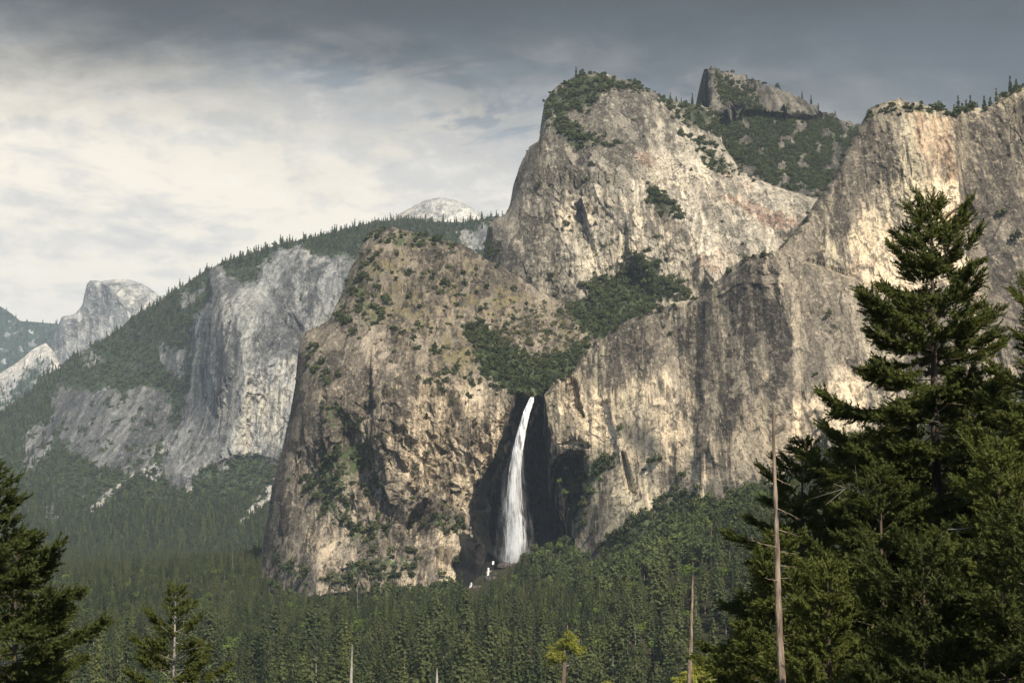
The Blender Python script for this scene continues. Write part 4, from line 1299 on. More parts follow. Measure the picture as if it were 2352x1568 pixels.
# countable bushes that stand alone on the rock
ALONE = [
    (low, 860, 706, 2.6, 'large round dark bush on the brown buttress below its summit'), (low, 1000, 556, 2.2, 'dark bush on the flat summit of the brown buttress'),
    (low, 1036, 570, 2.6, 'tall dark bush at the edge of the brown buttress summit'), (low, 1098, 665, 1.9, 'single dark juniper alone on the dry grass slope'),
    (low, 935, 640, 1.6, 'small bush on the dry slope left of the juniper'), (low, 912, 655, 1.8, 'olive bush below the summit of the brown buttress'),
    (low, 925, 768, 1.8, 'bush at the upper edge of the grey slab'), (low, 950, 780, 2.0, 'twin bush above the grey slab'), (low, 838, 1005, 2.2, 'bush high on the brown buttress, left face'),
    (low, 926, 1030, 1.6, 'bush in a crack above the small black overhang'), (low, 945, 1085, 2.0, 'bush on the tan wall below the black overhang'), (low, 1042, 918, 2.0, 'bush hanging on the pale wall left of the waterfall lip'),
    (low, 1037, 984, 1.5, 'little bush in the vertical crack of the pale wall'), (low, 760, 940, 1.9, 'bush on the left shoulder of the brown buttress'), (low, 706, 1150, 1.9, 'bush low on the dark left face'),
    (low, 1009, 1165, 1.6, 'round bush on the lower tan apron'), (low, 986, 1085, 1.4, 'small bush in the middle of the tan wall'), (low, 1110, 860, 2.2, 'young pine above the pale wall, left of the hanging valley'),
    (low, 1084, 882, 1.9, 'small pine at the rim of the pale wall'), (low, 1130, 890, 2.4, 'pine at the rim beside the hanging valley wood'), (low, 860, 1225, 2.6, 'broad bush on the lower apron ledge'),
    (low, 1050, 1290, 2.4, 'bush above the little cascade'), (low, 1020, 1320, 2.6, 'dark bush on the tan foot of the buttress'), (low, 930, 1170, 2.0, 'upright bush beside the ledge thicket'),
    (right, 1535, 768, 2.6, 'pine clinging to the tan wall near its top edge'), (right, 1905, 728, 1.7, 'tiny tree stuck on the grey wall left of the big fir'), (right, 1496, 1064, 2.6, 'round bush at the foot of the tan wall'),
    (right, 1513, 1068, 3.0, 'larger round bush at the foot of the tan wall'), (right, 1476, 1082, 1.7, 'small round bush on the brown rock apron'), (right, 1568, 1095, 2.6, 'bush at the base of the streaked wall'),
    (right, 1425, 990, 1.9, 'bush in a crack above the brown rock apron'), (right, 1355, 1020, 1.8, 'bush beside the black triangle of shade'), (right, 1410, 1045, 2.0, 'bush at the head of the leafy gully'),
    (right, 1385, 1080, 2.2, 'bush halfway down the leafy gully'), (right, 1360, 1230, 2.0, 'bush low on the brown rock apron'), (right, 1420, 1240, 2.4, 'round bush on the scree of the apron'),
    (right, 1868, 860, 1.5, 'tiny bush on the streaked wall above the snag'), (right, 1885, 985, 1.7, 'tree in the diagonal crack low on the pale wall'), (right, 2290, 500, 3.0, 'dark tree on a ledge behind the big fir'),
    (right, 2330, 560, 3.0, 'lower dark tree on the ledge behind the big fir'),
    (mid, 1345, 405, 1.8, 'lone bush on the pale rock, upper middle'), (mid, 1400, 420, 1.6, 'lone bush beside a dark slab of the pale rock'), (mid, 1545, 470, 2.2, 'tree on the grassy ledge of the pale rock'), (mid, 1430, 585, 2.0, 'bush above the hanging valley on the pale rock'),
    (mid, 1475, 615, 2.6, 'pine at the foot of the pale rock'), (mid, 1530, 600, 1.9, 'dark bush low on the pale rock'), (mid, 1440, 545, 1.6, 'small bush low on the pale rock'), (mid, 1370, 520, 1.4, 'small bush on a white slab'),
]
for m, px, py, s, lab in ALONE:
    p = nearest(m, px, py) + np.array([0, -1.5, -0.8])
    put_shrub('shrub', SHRUB[int(R.integers(0, 3))], p, s, lab, 'shrub', 'lone shrubs on the cliffs')

# countable trees along the skylines
SKY = [(mid, 1320, 172, 1.3, 0), (mid, 1445, 184, 1.2, 1), (mid, 1470, 190, 1.0, 1), (mid, 1505, 212, 1.1, 1), (mid, 1540, 230, 0.9, 0), (mid, 1553, 230, 1.0, 0), (mid, 1565, 236, 0.7, 0), (mid, 1590, 240, 1.1, 0), (high, 1650, 158, 1.0, 1), (high, 1670, 163, 1.0, 1), (high, 1682, 168, 1.1, 1),
       (high, 1745, 188, 1.2, 1), (high, 1757, 190, 1.6, 1), (high, 1785, 200, 1.6, 1), (high, 1842, 226, 1.0, 0), (high, 1865, 240, 1.1, 0), (high, 1885, 250, 0.9, 0), (high, 1920, 265, 0.8, 0)]
WHERE = {id(mid): 'pale rock', id(high): 'highest spire'}
cnt = {}
for m, px, py, s, kd in SKY:
    p = nearest(m, px, py)
    q = cnt.setdefault(id(m), 0)
    cnt[id(m)] += 1
    if kd == 0:
        o = put_shrub('pine_tree', RIDGE[q % 3], p + np.array([0, 3, -1.5]), s, f'{ORD[q]} little tree from the left on the skyline of the {WHERE[id(m)]}, pointed', 'pine tree', 'trees on the high skylines')
    else:
        o = put_shrub('pine_tree', SHRUB[q % 3], p + np.array([0, 3, -0.5]), s * 1.6, f'{ORD[q]} little tree from the left on the skyline of the {WHERE[id(m)]}, rounded', 'pine tree', 'trees on the high skylines')
q = 0
for px in (2193, 2203, 2212, 2222, 2230, 2238, 2247, 2262, 2277, 2290, 2322, 2337):
    p = nearest(right, px, np.interp(px, [2182, 2200, 2272, 2300, 2360], [258, 256, 246, 218, 190]))
    put_shrub('pine_tree', RIDGE[q % 3], p + np.array([0, 4, -3]), R.uniform(0.6, 1.1), f'{ORD[q]} dark pine from the left on the rim above the big fir', 'pine tree', 'trees on the high skylines')
    q += 1

src_sh = [[o] for o in [next(o for o in COL.objects if o.data == s) for s in SHRUB]]
src_rt = [[next(o for o in COL.objects if o.data == s)] for s in RIDGE]


BRUSHME = [SHRUB[k].copy() for k in range(3)]
for k in range(3):
    BRUSHME[k].materials[0] = M_BRUSH
BRUSH = [[put_shrub('shrub', BRUSHME[k], nearest(low, px, py), 1.1, lab, 'shrub', 'lone shrubs on the cliffs')] for k, (px, py, lab) in enumerate([(1175, 742, 'pale olive bush in the middle of the hanging valley'), (1255, 760, 'pale olive bush near the wood of the hanging valley'), (1060, 735, 'pale olive bush at the left margin of the hanging valley')])]


def rockplants(name, m, n, dens, smin, smax, label, src=src_sh, sink=0.6, cat='shrubs'):
    p, r, c = on_massif(m, n, dens)
    s = smin * 0.7 + (smax - smin * 0.7) * R.random(len(p)) ** 2.2
    return scatter(name, p + np.array([0, -0.5, -sink]), s, R.integers(0, len(src), len(p)), src, 0.08, label=label, category=cat)


def cluster(m, lam, thr, gain, seed):
    return np.clip((wig(m.px, m.py, lam, 1.0, seed) - thr) * gain, 0, 1)


mk = low.mk
d = np.clip(mk['dense'] * (0.35 + 0.75 * cluster(low, 18, -0.18, 3.5, 31.0)) + mk['shrub'] * cluster(low, 16, -0.02, 5, 1.0) * 0.8 + 0.02 * mk['grass'] + 0.35 * mk['grass'] * cluster(low, 34, 0.16, 6, 4.0) + 0.4 * cluster(low, 26, 0.36, 8, 8.0), 0, 1) * (1 - np.clip(mk['wet'] * 1.5, 0, 1))
rockplants('shrubbery', low, 42000, d, 1.0, 2.6, 'dark shrubs and oak scrub over the brown buttress and hanging valley')
ctr = inside(low.px, low.py, [(1090, 745), (1180, 705), (1300, 700), (1350, 740), (1340, 790), (1250, 815), (1150, 800)], 22)
rockplants('brush', low, 46000, np.clip(ctr * cluster(low, 14, -0.15, 4, 12.0) * 0.8 + 0.25 * mk['grass'] * cluster(low, 18, 0.05, 5, 14.0), 0, 1) * (1 - np.clip(mk['wet'] * 2, 0, 1)), 0.5, 1.4, 'low olive brush on the dry shoulder above the waterfall', BRUSH, 0.3)
mk = right.mk
d = np.clip(mk['veg'] * cluster(right, 16, -0.1, 5, 1.0) + 0.0, 0, 1)
edge_band = (right.py - right.py[0][None]) < 14
d = np.clip(d + 0.22 * edge_band * cluster(right, 20, 0.0, 5, 3.0), 0, 1)
rockplants('shrubbery.001', right, 60000, d, 1.0, 2.3, 'dark scrub in the gully and along the rim of the tall wall')
mk = mid.mk
d = np.clip(mk['shrub'] * cluster(mid, 14, -0.05, 5, 2.0) + 0.10 * cluster(mid, 16, 0.34, 6, 8.0), 0, 1)
rockplants('shrubbery.002', mid, 70000, d, 1.0, 2.6, 'scrub on the ledges and summit of the pale rock')
mk = high.mk
d = np.clip(mk['shrub'], 0, 1)
rockplants('shrubbery.003', high, 20000, d, 1.0, 2.2, 'dark green brush field under the highest spire')
d = np.clip(mk['shrub'] * cluster(high, 22, 0.05, 5, 5.0), 0, 1) * 0.12 + 0.0
rockplants('conifer_forest.001', high, 9000, d, 0.8, 1.3, 'scattered pines on the brushy slope under the highest spire', src_rt, 1.5, 'forest')
mk = sent.mk
veg = np.clip(1 - 1.3 * mk['bare'], 0, 1)
ridge = np.exp(-(sent.py - sent.py[0][None]) / 14.0)
lowb = np.clip((sent.py - 1130) / 60, 0, 1)
d = veg * np.clip(0.16 * cluster(sent, 30, -0.05, 4, 6.0) + 0.85 * ridge + 0.75 * lowb + 0.6 * inside(sent.px, sent.py, [(560, 600), (850, 500), (1180, 490), (1180, 600), (800, 600), (640, 590)], 20) + 0.35 * (sent.px < 130), 0, 1)
rockplants('conifer_forest.002', sent, 60000, d, 1.1, 2.0, 'tiny hazy conifers along the far ridge and its lower slopes', src_rt, 2.0, 'forest')
d = veg * 0.9
rockplants('shrubbery.004', sent, 34000, d, 1.6, 3.8, 'hazy green brush on the far slopes between the grey towers', src_sh, 2.0)
d = np.clip(far.mk['veg'], 0, 1) * 0.7
rockplants('conifer_forest.003', far, 4000, d, 1.6, 2.8, 'blue distant forest at the valley head', src_rt, 4.0, 'forest')
d = np.clip(slab.mk['veg'] * 1.4, 0, 1) * 0.7
rockplants('conifer_forest.004', slab, 3000, d, 1.3, 2.2, 'distant trees below the pale apron', src_rt, 3.0, 'forest')

# ------------------------------------------------------------------ waterfall
pathx = [(912, 1222), (924, 1219), (945, 1210), (985, 1200), (1035, 1190), (1090, 1183), (1150, 1181), (1210, 1184), (1250, 1184), (1292, 1178)]
halfw = [(912, 3.5), (945, 5), (985, 6.5), (1035, 9), (1090, 12), (1150, 15.5), (1210, 18), (1250, 18), (1292, 14)]
pa, hw = np.array(pathx, float), np.array(halfw, float)
parts = []
wr = np.random.default_rng(21)
wa = []
VEIN = [-0.85, -0.55, -0.3, -0.05, 0.15, 0.45, 0.92]
for k in range(110):
    off = VEIN[wr.choice(7, p=[0.12, 0.17, 0.2, 0.15, 0.16, 0.1, 0.1])] + wr.normal(0, 0.09)
    y0 = 912 if k < 80 else wr.uniform(912, 1180)
    y1 = 1290 if wr.random() < 0.6 else wr.uniform(y0 + 60, 1290)
    y1 = min(y1, 1290 - max(0, (off - 0.2)) * 40)
    n = max(6, int((y1 - y0) / 7))
    yy = np.linspace(y0, y1, n)
    wob = np.cumsum(wr.normal(0, 0.035, n)) * (yy - 900) / 300
    xx = np.interp(yy, pa[:, 0], pa[:, 1]) + (off + wob) * np.interp(yy, hw[:, 0], hw[:, 1])
    wd = np.interp(yy, [912, 1000, 1100, 1290], [2.4, 2.0, 1.0, 0.8]) * wr.uniform(0.4, 1.5) * np.minimum(1, np.minimum((yy - y0 + 3) / 14, (y1 - yy + 3) / 14))
    dep = 2236 + np.interp(yy, [912, 960, 1040, 1290], [0, -12, -18, -14]) - 9 * np.cos(off * 1.4) + wr.uniform(-2, 2)
    a, b = at(xx - wd, yy, dep), at(xx + wd, yy, dep + wr.uniform(-1.5, 1.5))
    c = at(xx, yy, dep - 1.2)
    V = np.stack([a, c, b], 1).reshape(-1, 3)
    i = np.arange(n * 3).reshape(n, 3)
    q = np.concatenate([np.stack([i[:-1, u], i[:-1, u + 1], i[1:, u + 1], i[1:, u]], -1) for u in (0, 1)])
    parts.append((V, q))
    wa.append(np.repeat(np.interp(yy, [912, 1040, 1130, 1290], [1.0, 0.92, 0.55, 0.36]) * wr.uniform(0.55, 1.1), 3))
V, Fs = join(parts)
fall_root = bpy.data.objects.new('waterfall', None)
COL.objects.link(fall_root)
fall_root.location = at(1180, 1290, 2242)
fall_root['kind'], fall_root['label'], fall_root['category'] = 'structure', 'tall white waterfall dropping down the black wet recess', 'waterfall'
base = np.array(fall_root.location)
wme = new_mesh('water_strands', V - base, Fs, [M_WATER], True)
paint(wme, 'mask', np.repeat(np.clip(np.concatenate(wa), 0, 1)[:, None], 4, 1))
link('water_strands', wme, fall_root, kind='stuff')
# spray: several curved translucent sheets round the lower fall
sp_parts, sm, o = [], [], 0
for lay in range(4):
    yy = np.linspace(985, 1300, 60)
    uu = np.linspace(-1, 1, 24)
    hwid = np.interp(yy, [985, 1090, 1200, 1300], [13, 26, 40, 44]) * (0.75 + 0.14 * lay)
    X = np.interp(yy, pa[:, 0], pa[:, 1])[:, None] + uu[None] * hwid[:, None] - 3
    D = 2210 - 5 * lay + 22 * uu[None] ** 2 + 0 * X
    V = at(X, np.repeat(yy[:, None], 24, 1), D).reshape(-1, 3)
    i = np.arange(60 * 24).reshape(60, 24)
    sp_parts.append((V, np.stack([i[:-1, :-1], i[:-1, 1:], i[1:, 1:], i[1:, :-1]], -1).reshape(-1, 4)))
    f = np.clip(1 - uu[None] ** 2, 0, 1) ** 1.3 * np.interp(yy, [985, 1060, 1250, 1300], [0, 0.45, 0.8, 0.5])[:, None]
    sm.append(np.repeat(f.reshape(-1, 1), 4, 1))
V, Fs = join(sp_parts)
me = new_mesh('spray', V - base, Fs, [M_MIST], True)
paint(me, 'mask', np.concatenate(sm))
link('spray', me, fall_root, kind='stuff')
for k, (px, py0, py1, w, lab) in enumerate([(1121, 1303, 1323, 4, 'small white cascade on dark rock below the waterfall, upper of two'), (1082, 1337, 1358, 4, 'lowest small white cascade left below the waterfall'), (1133, 1288, 1296, 4, 'tiny white spill just under the foot of the waterfall')]):
    parts = []
    for j in range(9):
        yy = np.linspace(py0, py1, 8)
        xx = px + wr.normal(0, w * 0.3) + np.cumsum(wr.normal(0, 0.35, 8)) + (yy - py0) * -0.05
        dep = 2118 - 4 + wr.uniform(-1, 1)
        dep = nearest(low, px, (py0 + py1) / 2)[1] - 9 + wr.uniform(-1, 1)
        wd = wr.uniform(0.4, 0.9)
        Vv = np.stack([at(xx - wd, yy, dep), at(xx, yy, dep - 0.8), at(xx + wd, yy, dep)], 1).reshape(-1, 3)
        i = np.arange(24).reshape(8, 3)
        parts.append((Vv, np.concatenate([np.stack([i[:-1, u], i[:-1, u + 1], i[1:, u + 1], i[1:, u]], -1) for u in (0, 1)])))
    V, Fs = join(parts)
    b0 = V[:, :].mean(0)
    cme = new_mesh('cascade', V - b0, Fs, [M_WATER], True)
    paint(cme, 'mask', np.full((len(V), 4), 0.85))
    o = link('waterfall', cme, kind='structure', label=lab, category='waterfall')
    o.location = b0


def boulder_mesh(seed, r):
    import bmesh
    bm = bmesh.new()
    bmesh.ops.create_icosphere(bm, subdivisions=3, radius=1.0)
    co = np.array([v.co[:] for v in bm.verts])
    cv, e = cells(co * 1.3 + seed * 7.1, 1.0)
    co = co * (1 + 0.22 * fbm(co + seed, 1.0, 3) + 0.10 * cv)[:, None] * r
    for v, c in zip(bm.verts, co):
        v.co = c
    me = bpy.data.meshes.new('boulder')
    bm.to_mesh(me)
    bm.free()
    me.materials.append(M_BOULDER)
    return me


for k, (px, py, Y, r, lab) in enumerate([(1206, 1287, 2205, (9, 7, 6), 'dark wet boulder at the foot of the waterfall'), (1160, 1300, 2195, (10, 7, 5), 'flat black boulder straight under the waterfall'), (1125, 1330, 2150, (9, 7, 5), 'dark boulder between the two small cascades'),
                                         (1100, 1352, 2120, (11, 8, 5), 'black boulder beside the lowest cascade'), (1145, 1322, 2170, (8, 6, 5), 'reddish dark boulder right of the upper small cascade'), (1065, 1366, 2110, (8, 6, 4), 'pale-edged boulder at the creek below the lowest cascade')]):
    o = link('boulder', boulder_mesh(k + 1, np.array(r)), label=lab, category='boulder', group='boulders at the foot of the waterfall')
    o.location = at(px, py, Y)


# ------------------------------------------------------------------ foreground trees
def twig_template(n, rng):
    """a twig along +x, length 1, with needles as thin triangles"""
    V, Fc = [], []
    for k in range(n):
        t = 0.05 + 0.95 * (k + rng.random()) / n
        a = rng.uniform(0, 6.283)
        L = rng.uniform(0.22, 0.36) * (1.15 - 0.35 * t)
        ang = rng.uniform(0.55, 1.0)
        side = np.array([0, np.cos(a), np.sin(a)])
        b = np.array([t, 0, 0])
        tip = b + L * (np.cos(ang) * np.array([1, 0, 0]) + np.sin(ang) * side)
        w = np.cross(side, [1, 0, 0]) * 0.060
        V += [b - w, b + w, tip]
        Fc.append([3 * k, 3 * k + 1, 3 * k + 2])
    # the woody axis
    return np.array(V), np.array(Fc)


TW = [twig_template(20, np.random.default_rng(70 + k)) for k in range(4)]


def big_fir(seed, H, zlow, rad, per_m=6.5, elev=(0.75, 0.05), gap=0.12, fill=1.0, bare=0.0, twig=0.5):
    """a near fir: H height, foliage from zlow up, rad(h below top) branch reach. Returns wood and needle arrays"""
    rng = np.random.default_rng(seed)
    wood = [tube(np.array([[0, 0, -2], [0.05, 0, H * 0.35], [0, 0.06, H * 0.7], [0, 0, H]]), [0.012 * H + 0.05, 0.009 * H, 0.0055 * H, 0.02], 8)]
    tp, td, ts = [], [], []
    nb = int((H - zlow) * per_m)
    hs = zlow + (H - zlow) * (np.arange(nb) + rng.random(nb)) / nb
    for b, h in enumerate(hs):
        dn = H - h
        if rng.random() < gap:
            continue
        L = rad(dn) * rng.uniform(0.55, 1.17)
        if L < 0.15:
            L = 0.15
        az = b * 2.399 + rng.uniform(-0.5, 0.5)
        f = min(1, dn / 9.0)
        e = elev[0] * (1 - f) + elev[1] * f + rng.normal(0, 0.20)
        n = max(4, int(L / 0.35))
        t = np.linspace(0, 1, n)
        up = 0.25 * f
        dz = L * (math.tan(e) * t - (0.30 + 0.25 * f) * f * t ** 1.5 + (up + 0.12) * t ** 3)
        bend = rng.normal(0, 0.12)
        a = az + bend * t
        pts = np.stack([np.cos(a) * L * t, np.sin(a) * L * t, h + dz], -1)
        wood.append(tube(pts, 0.008 + 0.007 * L * (1 - t) ** 0.8, 3))
        # branchlets on both sides, a clump at the tip
        m = int(L / twig * (9 + 3.2 * L) * fill) + 8
        tt = rng.uniform(0.18 + bare, 1.0, m) ** 0.8
        i = tt * (n - 1)
        i0 = np.minimum(i.astype(int), n - 2)
        fr = (i - i0)[:, None]
        bp = pts[i0] * (1 - fr) + pts[i0 + 1] * fr
        ax = pts[i0 + 1] - pts[i0]
        ax /= np.linalg.norm(ax, axis=1, keepdims=True) + 1e-9
        lat = np.cross(ax, [0, 0, 1.0]) * rng.choice([-1, 1], m)[:, None]
        lat /= np.linalg.norm(lat, axis=1, keepdims=True) + 1e-9
        reach = 0.42 * L * (1 - tt) + 0.16
        so = rng.random(m) * reach
        d = ax * rng.uniform(0.45, 1.1, m)[:, None] + lat * rng.uniform(0.1, 1.0, m)[:, None] + rng.normal(0, 0.22, (m, 3)) + np.array([0, 0, 0.12])
        p = bp + (ax * 0.6 + lat * 0.8) * so[:, None] + np.array([0, 0, -0.10]) * so[:, None] + rng.normal(0, 0.05, (m, 3))
        tp.append(p)
        td.append(d)
        ts.append(np.clip(rng.uniform(0.75, 1.25, m) * twig, 0.2, 1.0) * (0.8 + 0.2 * f))
    tp, td, ts = np.concatenate(tp), np.concatenate(td), np.concatenate(ts)
    k = rng.integers(0, 4, len(tp))
    parts = []
    for j in range(4):
        s = k == j
        parts.append(stamp(TW[j][0], TW[j][1], tp[s], rot_frames(td[s], rng.uniform(0, 6.28, s.sum())), ts[s]))
    V, Fs = join(parts)
    Vw, Fw = join(wood)
    return (Vw, Fw), (V, Fs)


def fir_meshes(nm, args):
    (Vw, Fw), (V, Fs) = args
    return new_mesh(nm + '_trunk', Vw, Fw, [M_FIRBARK], True), new_mesh(nm + '_crown', V, Fs, [M_FIR])


def bare_branch(parent, h, az, L, rng, r=0.03, e=-0.15, mat=None, curl=0.0, name='bare_branch'):
    """one dead branch with a few side twigs, a part of its tree"""
    t = np.linspace(0, 1, 9)
    a = az + rng.normal(0, 0.1) * t
    z = h + L * (math.tan(e) * t + curl * t ** 2) + np.cumsum(rng.normal(0, 0.012 * L, 9)) * (t > 0)
    pts = np.stack([np.cos(a) * L * t, np.sin(a) * L * t, z], -1)
    parts = [tube(pts, r * (1 - 0.85 * t), 5)]
    for k in range(int(3 + L * 2)):
        i = rng.integers(2, 8)
        d = (pts[min(i + 1, 8)] - pts[i - 1])
        d = d / np.linalg.norm(d) + rng.normal(0, 0.55, 3) + np.array([0, 0, -0.35])
        q = pts[i] + np.linspace(0, 1, 4)[:, None] * d * L * rng.uniform(0.08, 0.22)
        parts.append(tube(q, r * 0.35 * (1 - 0.7 * np.linspace(0, 1, 4)), 3))
    V, Fs = join(parts)
    return link(name, new_mesh(name, V, Fs, [mat or M_DEADGREY], True), parent)


def place_tree(name, meshes, px, py_top, Y, H, label, group=None, rz=0.0, s=1.0, cat='fir tree'):
    top = at(px, py_top, Y)
    root = bpy.data.objects.new(name, None)
    COL.objects.link(root)
    root.location = (top[0], top[1], top[2] - H * s)
    root.rotation_euler = (0, 0, rz)
    root.scale = (s, s, s)
    root['label'], root['category'] = label, cat
    if group:
        root['group'] = group
    link('trunk', meshes[0], root)
    link('crown', meshes[1], root)
    return root


FG = 'firs standing close to the viewpoint'
radA = lambda d: np.interp(d, [0, 1.0, 2.2, 4.5, 6.0, 8.5, 13, 20, 30], [0.14, 0.8, 1.55, 2.5, 3.3, 4.4, 5.6, 6.8, 7.4])
firA = fir_meshes('fir', big_fir(31, 34.0, 11.0, radA, per_m=9.0, gap=0.03, fill=1.1, twig=0.60))
radB = lambda d: np.interp(d, [0, 1.5, 3, 6, 10, 16, 24], [0.12, 0.9, 1.8, 3.4, 4.8, 5.8, 6.5])
firB = fir_meshes('fir', big_fir(32, 26.0, 8.0, radB, per_m=6.6, elev=(0.6, 0.0), gap=0.04, fill=1.15, twig=0.60))
radC = lambda d: np.interp(d, [0, 1.5, 3.5, 6.0, 9.0], [0.15, 0.9, 1.9, 2.9, 3.6])
firC = fir_meshes('fir', big_fir(33, 15.0, 3.0, radC, per_m=6.0, elev=(0.7, 0.1), gap=0.08, fill=1.1, bare=0.12, twig=0.5))
firC[0].materials[0] = M_DEADGREY

br = np.random.default_rng(55)
t1 = place_tree('fir_tree', firA, 2138, 470, 74, 34.0, 'tallest dark fir, its pointed top standing alone against the tan cliff', FG, 0.4)
t2 = place_tree('fir_tree', firB, 1842, 1010, 84, 26.0, 'lower fir just behind the tall bare snag, left of the tallest fir', FG, 1.2)
t3 = place_tree('fir_tree', firA, 2440, 640, 66, 34.0, 'dark fir cut off by the right edge beside the tallest fir', FG, 2.7)
t4 = place_tree('fir_tree', firB, 2020, 1075, 70, 26.0, 'bushy fir filling the gap between the snag and the tallest fir', FG, 4.0, 0.95)
t5 = place_tree('fir_tree', firB, 2290, 1010, 58, 26.0, 'shaded low fir in front of the tallest fir, lower right corner', FG, 5.1, 1.0)
t6 = place_tree('fir_tree', firB, -22, 1062, 66, 26.0, 'dark fir at the left edge with pale dead twigs showing', FG, 0.2)
t7 = place_tree('fir_tree', firC, 404, 1356, 100, 15.0, 'small sparse fir with its pale trunk showing, standing apart at the lower left', FG, 0.9)
t8 = place_tree('fir_tree', firB, 1790, 1220, 66, 26.0, 'fir crown low in front of the bare snag foot', FG, 2.2, 0.9)
t9 = place_tree('fir_tree', firA, 2120, 1260, 52, 34.0, 'dark fir lowest in the mass right of the snag', FG, 3.3, 1.0)
t10 = place_tree('fir_tree', firB, 1975, 1000, 118, 26.0, 'fir in the shade behind the gap left of the tallest fir', FG, 0.7, 1.5)
t11 = place_tree('fir_tree', firB, 2230, 880, 104, 26.0, 'dark fir half hidden behind the tallest fir, on its right', FG, 1.9, 1.5)
t12 = place_tree('fir_tree', firB, 2350, 1150, 50, 26.0, 'lowest dark fir in the lower right corner', FG, 2.9, 1.0)
t13 = place_tree('fir_tree', firB, 1900, 1290, 60, 26.0, 'low leafy fir right of the bare snag foot', FG, 5.6, 0.95)
t14 = place_tree('fir_tree', firB, 40, 1225, 80, 26.0, 'second fir at the left edge, lower, behind the first', FG, 3.6, 0.9)
for (t, H, zs, n) in [(t1, 34, (9, 26), 14), (t2, 26, (8, 22), 12), (t3, 34, (10, 26), 8), (t4, 26, (12, 23), 8), (t5, 26, (14, 24), 6), (t6, 26, (12, 24), 20), (t7, 15, (8, 13.5), 12), (t9, 34, (22, 32), 6), (t13, 26, (17, 24), 5), (t14, 26, (14, 24), 8)]:
    rz = t.rotation_euler.z
    for k in range(n):
        h = br.uniform(*zs)
        dn = H - h
        reach = {34: radA, 26: radB, 15: radC}[int(H)](dn)
        # on the sides that face the viewer
        az = br.uniform(math.pi, 2 * math.pi) - rz
        bare_branch(t, h, az, reach * br.uniform(0.8, 1.1), br, r=0.022 + 0.004 * reach, e=br.uniform(-0.25, 0.35))


# ------------------------------------------------------------------ snags
def snag(px_top, py_top, px_bot, py_bot, Y, r0, r1, label, stubs, group='bare dead snags', grow=9.0, mat=None):
    a, b = at(px_top, py_top, Y), at(px_bot, py_bot, Y)
    d = (b - a) / np.linalg.norm(b - a)
    foot = b + d * grow
    r_foot = r1 + (r1 - r0) / np.linalg.norm(b - a) * grow
    root = bpy.data.objects.new('dead_tree', None)
    COL.objects.link(root)
    root.location = foot
    root['label'], root['category'], root['group'] = label, 'dead tree', group
    n = 90
    t = np.linspace(0, 1, n)
    rng = np.random.default_rng(int(px_top))
    pts = (foot[None] * (1 - t[:, None]) + a[None] * t[:, None]) - foot
    wob = np.stack([fbm(np.c_[t * 3, t * 0 + 1.3, t * 0 + px_top], 1, 3), fbm(np.c_[t * 3, t * 0 + 7.3, t * 0 + px_top], 1, 3), t * 0], -1)
    L = np.linalg.norm(a - foot)
    pts = pts + wob * L * 0.006
    rad = (r_foot * (1 - t) + r0 * t) * (1 + 0.10 * rng.normal(size=n))
    V, q = tube(pts, rad, 10)
    link('trunk', new_mesh('snag_trunk', V, q, [mat or M_DEAD], True), root)
    for (py, side, ln, e, curl) in stubs:
        ln = ln * 0.62
        f = (py - py_bot) / (py_top - py_bot)
        c = b * (1 - f) + a * f - foot
        az = (0.0 if side > 0 else math.pi) + rng.uniform(-0.5, 0.5) - (0.5 if side > 0 else -0.5) * 0.6
        o = bare_branch(root, 0.0, az, ln, rng, r=0.014 + 0.010 * ln, e=e, mat=mat or M_DEAD, curl=curl, name='branch')
        o.location = c
    return root


s1 = snag(1775, 945, 1797, 1560, 56, 0.04, 0.128, 'tall slender bare snag with brown bark in front of the tan cliff',
          [(975, -1, 0.35, 0.1, 0.3), (985, 1, 0.4, 0.2, 0.2), (1050, 1, 0.35, 0.4, 0), (1100, 1, 1.1, -0.5, 0.05), (1170, 1, 1.5, -0.45, 0.05), (1218, 1, 1.2, -0.25, 0), (1232, -1, 0.4, 0.2, 0), (1258, -1, 1.9, 0.05, 0.25), (1268, 1, 0.9, -0.1, 0), (1300, 1, 1.0, -0.1, 0),
           (1335, -1, 1.4, 0.1, 0.1), (1330, 1, 0.7, 0.1, 0), (1385, -1, 0.3, 0.2, 0), (1400, 1, 0.4, 0.1, 0), (1440, -1, 0.35, 0.1, 0), (1480, 1, 0.45, 0.2, 0), (1520, -1, 0.3, 0.1, 0)])
s2 = snag(1592, 1318, 1583, 1568, 120, 0.05, 0.17, 'slender bare snag with curled branches above the yellow bush',
          [(1335, 1, 0.7, -0.5, 0), (1345, -1, 0.6, -0.4, 0), (1362, 1, 0.8, -0.6, 0), (1372, -1, 0.6, -0.3, 0), (1400, 1, 0.4, -0.2, 0), (1450, -1, 0.4, 0.1, 0), (1498, -1, 1.3, 0.0, 0.9), (1535, -1, 1.3, -0.05, 0.5), (1430, 1, 0.3, 0.1, 0), (1470, 1, 0.3, 0, 0)])
s3 = snag(809, 1478, 806, 1568, 330, 0.08, 0.33, 'tall white snag stub with a broken tip in the forest', [(1500, 1, 0.8, 0.2, 0), (1520, -1, 0.9, 0.1, 0), (1540, 1, 0.8, 0, 0), (1550, -1, 0.6, 0.1, 0)], grow=20, mat=M_DEADGREY)
s4 = snag(1004, 1533, 1003, 1575, 330, 0.08, 0.33, 'short white snag stub low in the forest', [(1545, -1, 0.9, 0.3, 0), (1552, 1, 0.8, 0.1, 0), (1560, -1, 0.7, 0.1, 0)], grow=20, mat=M_DEADGREY)
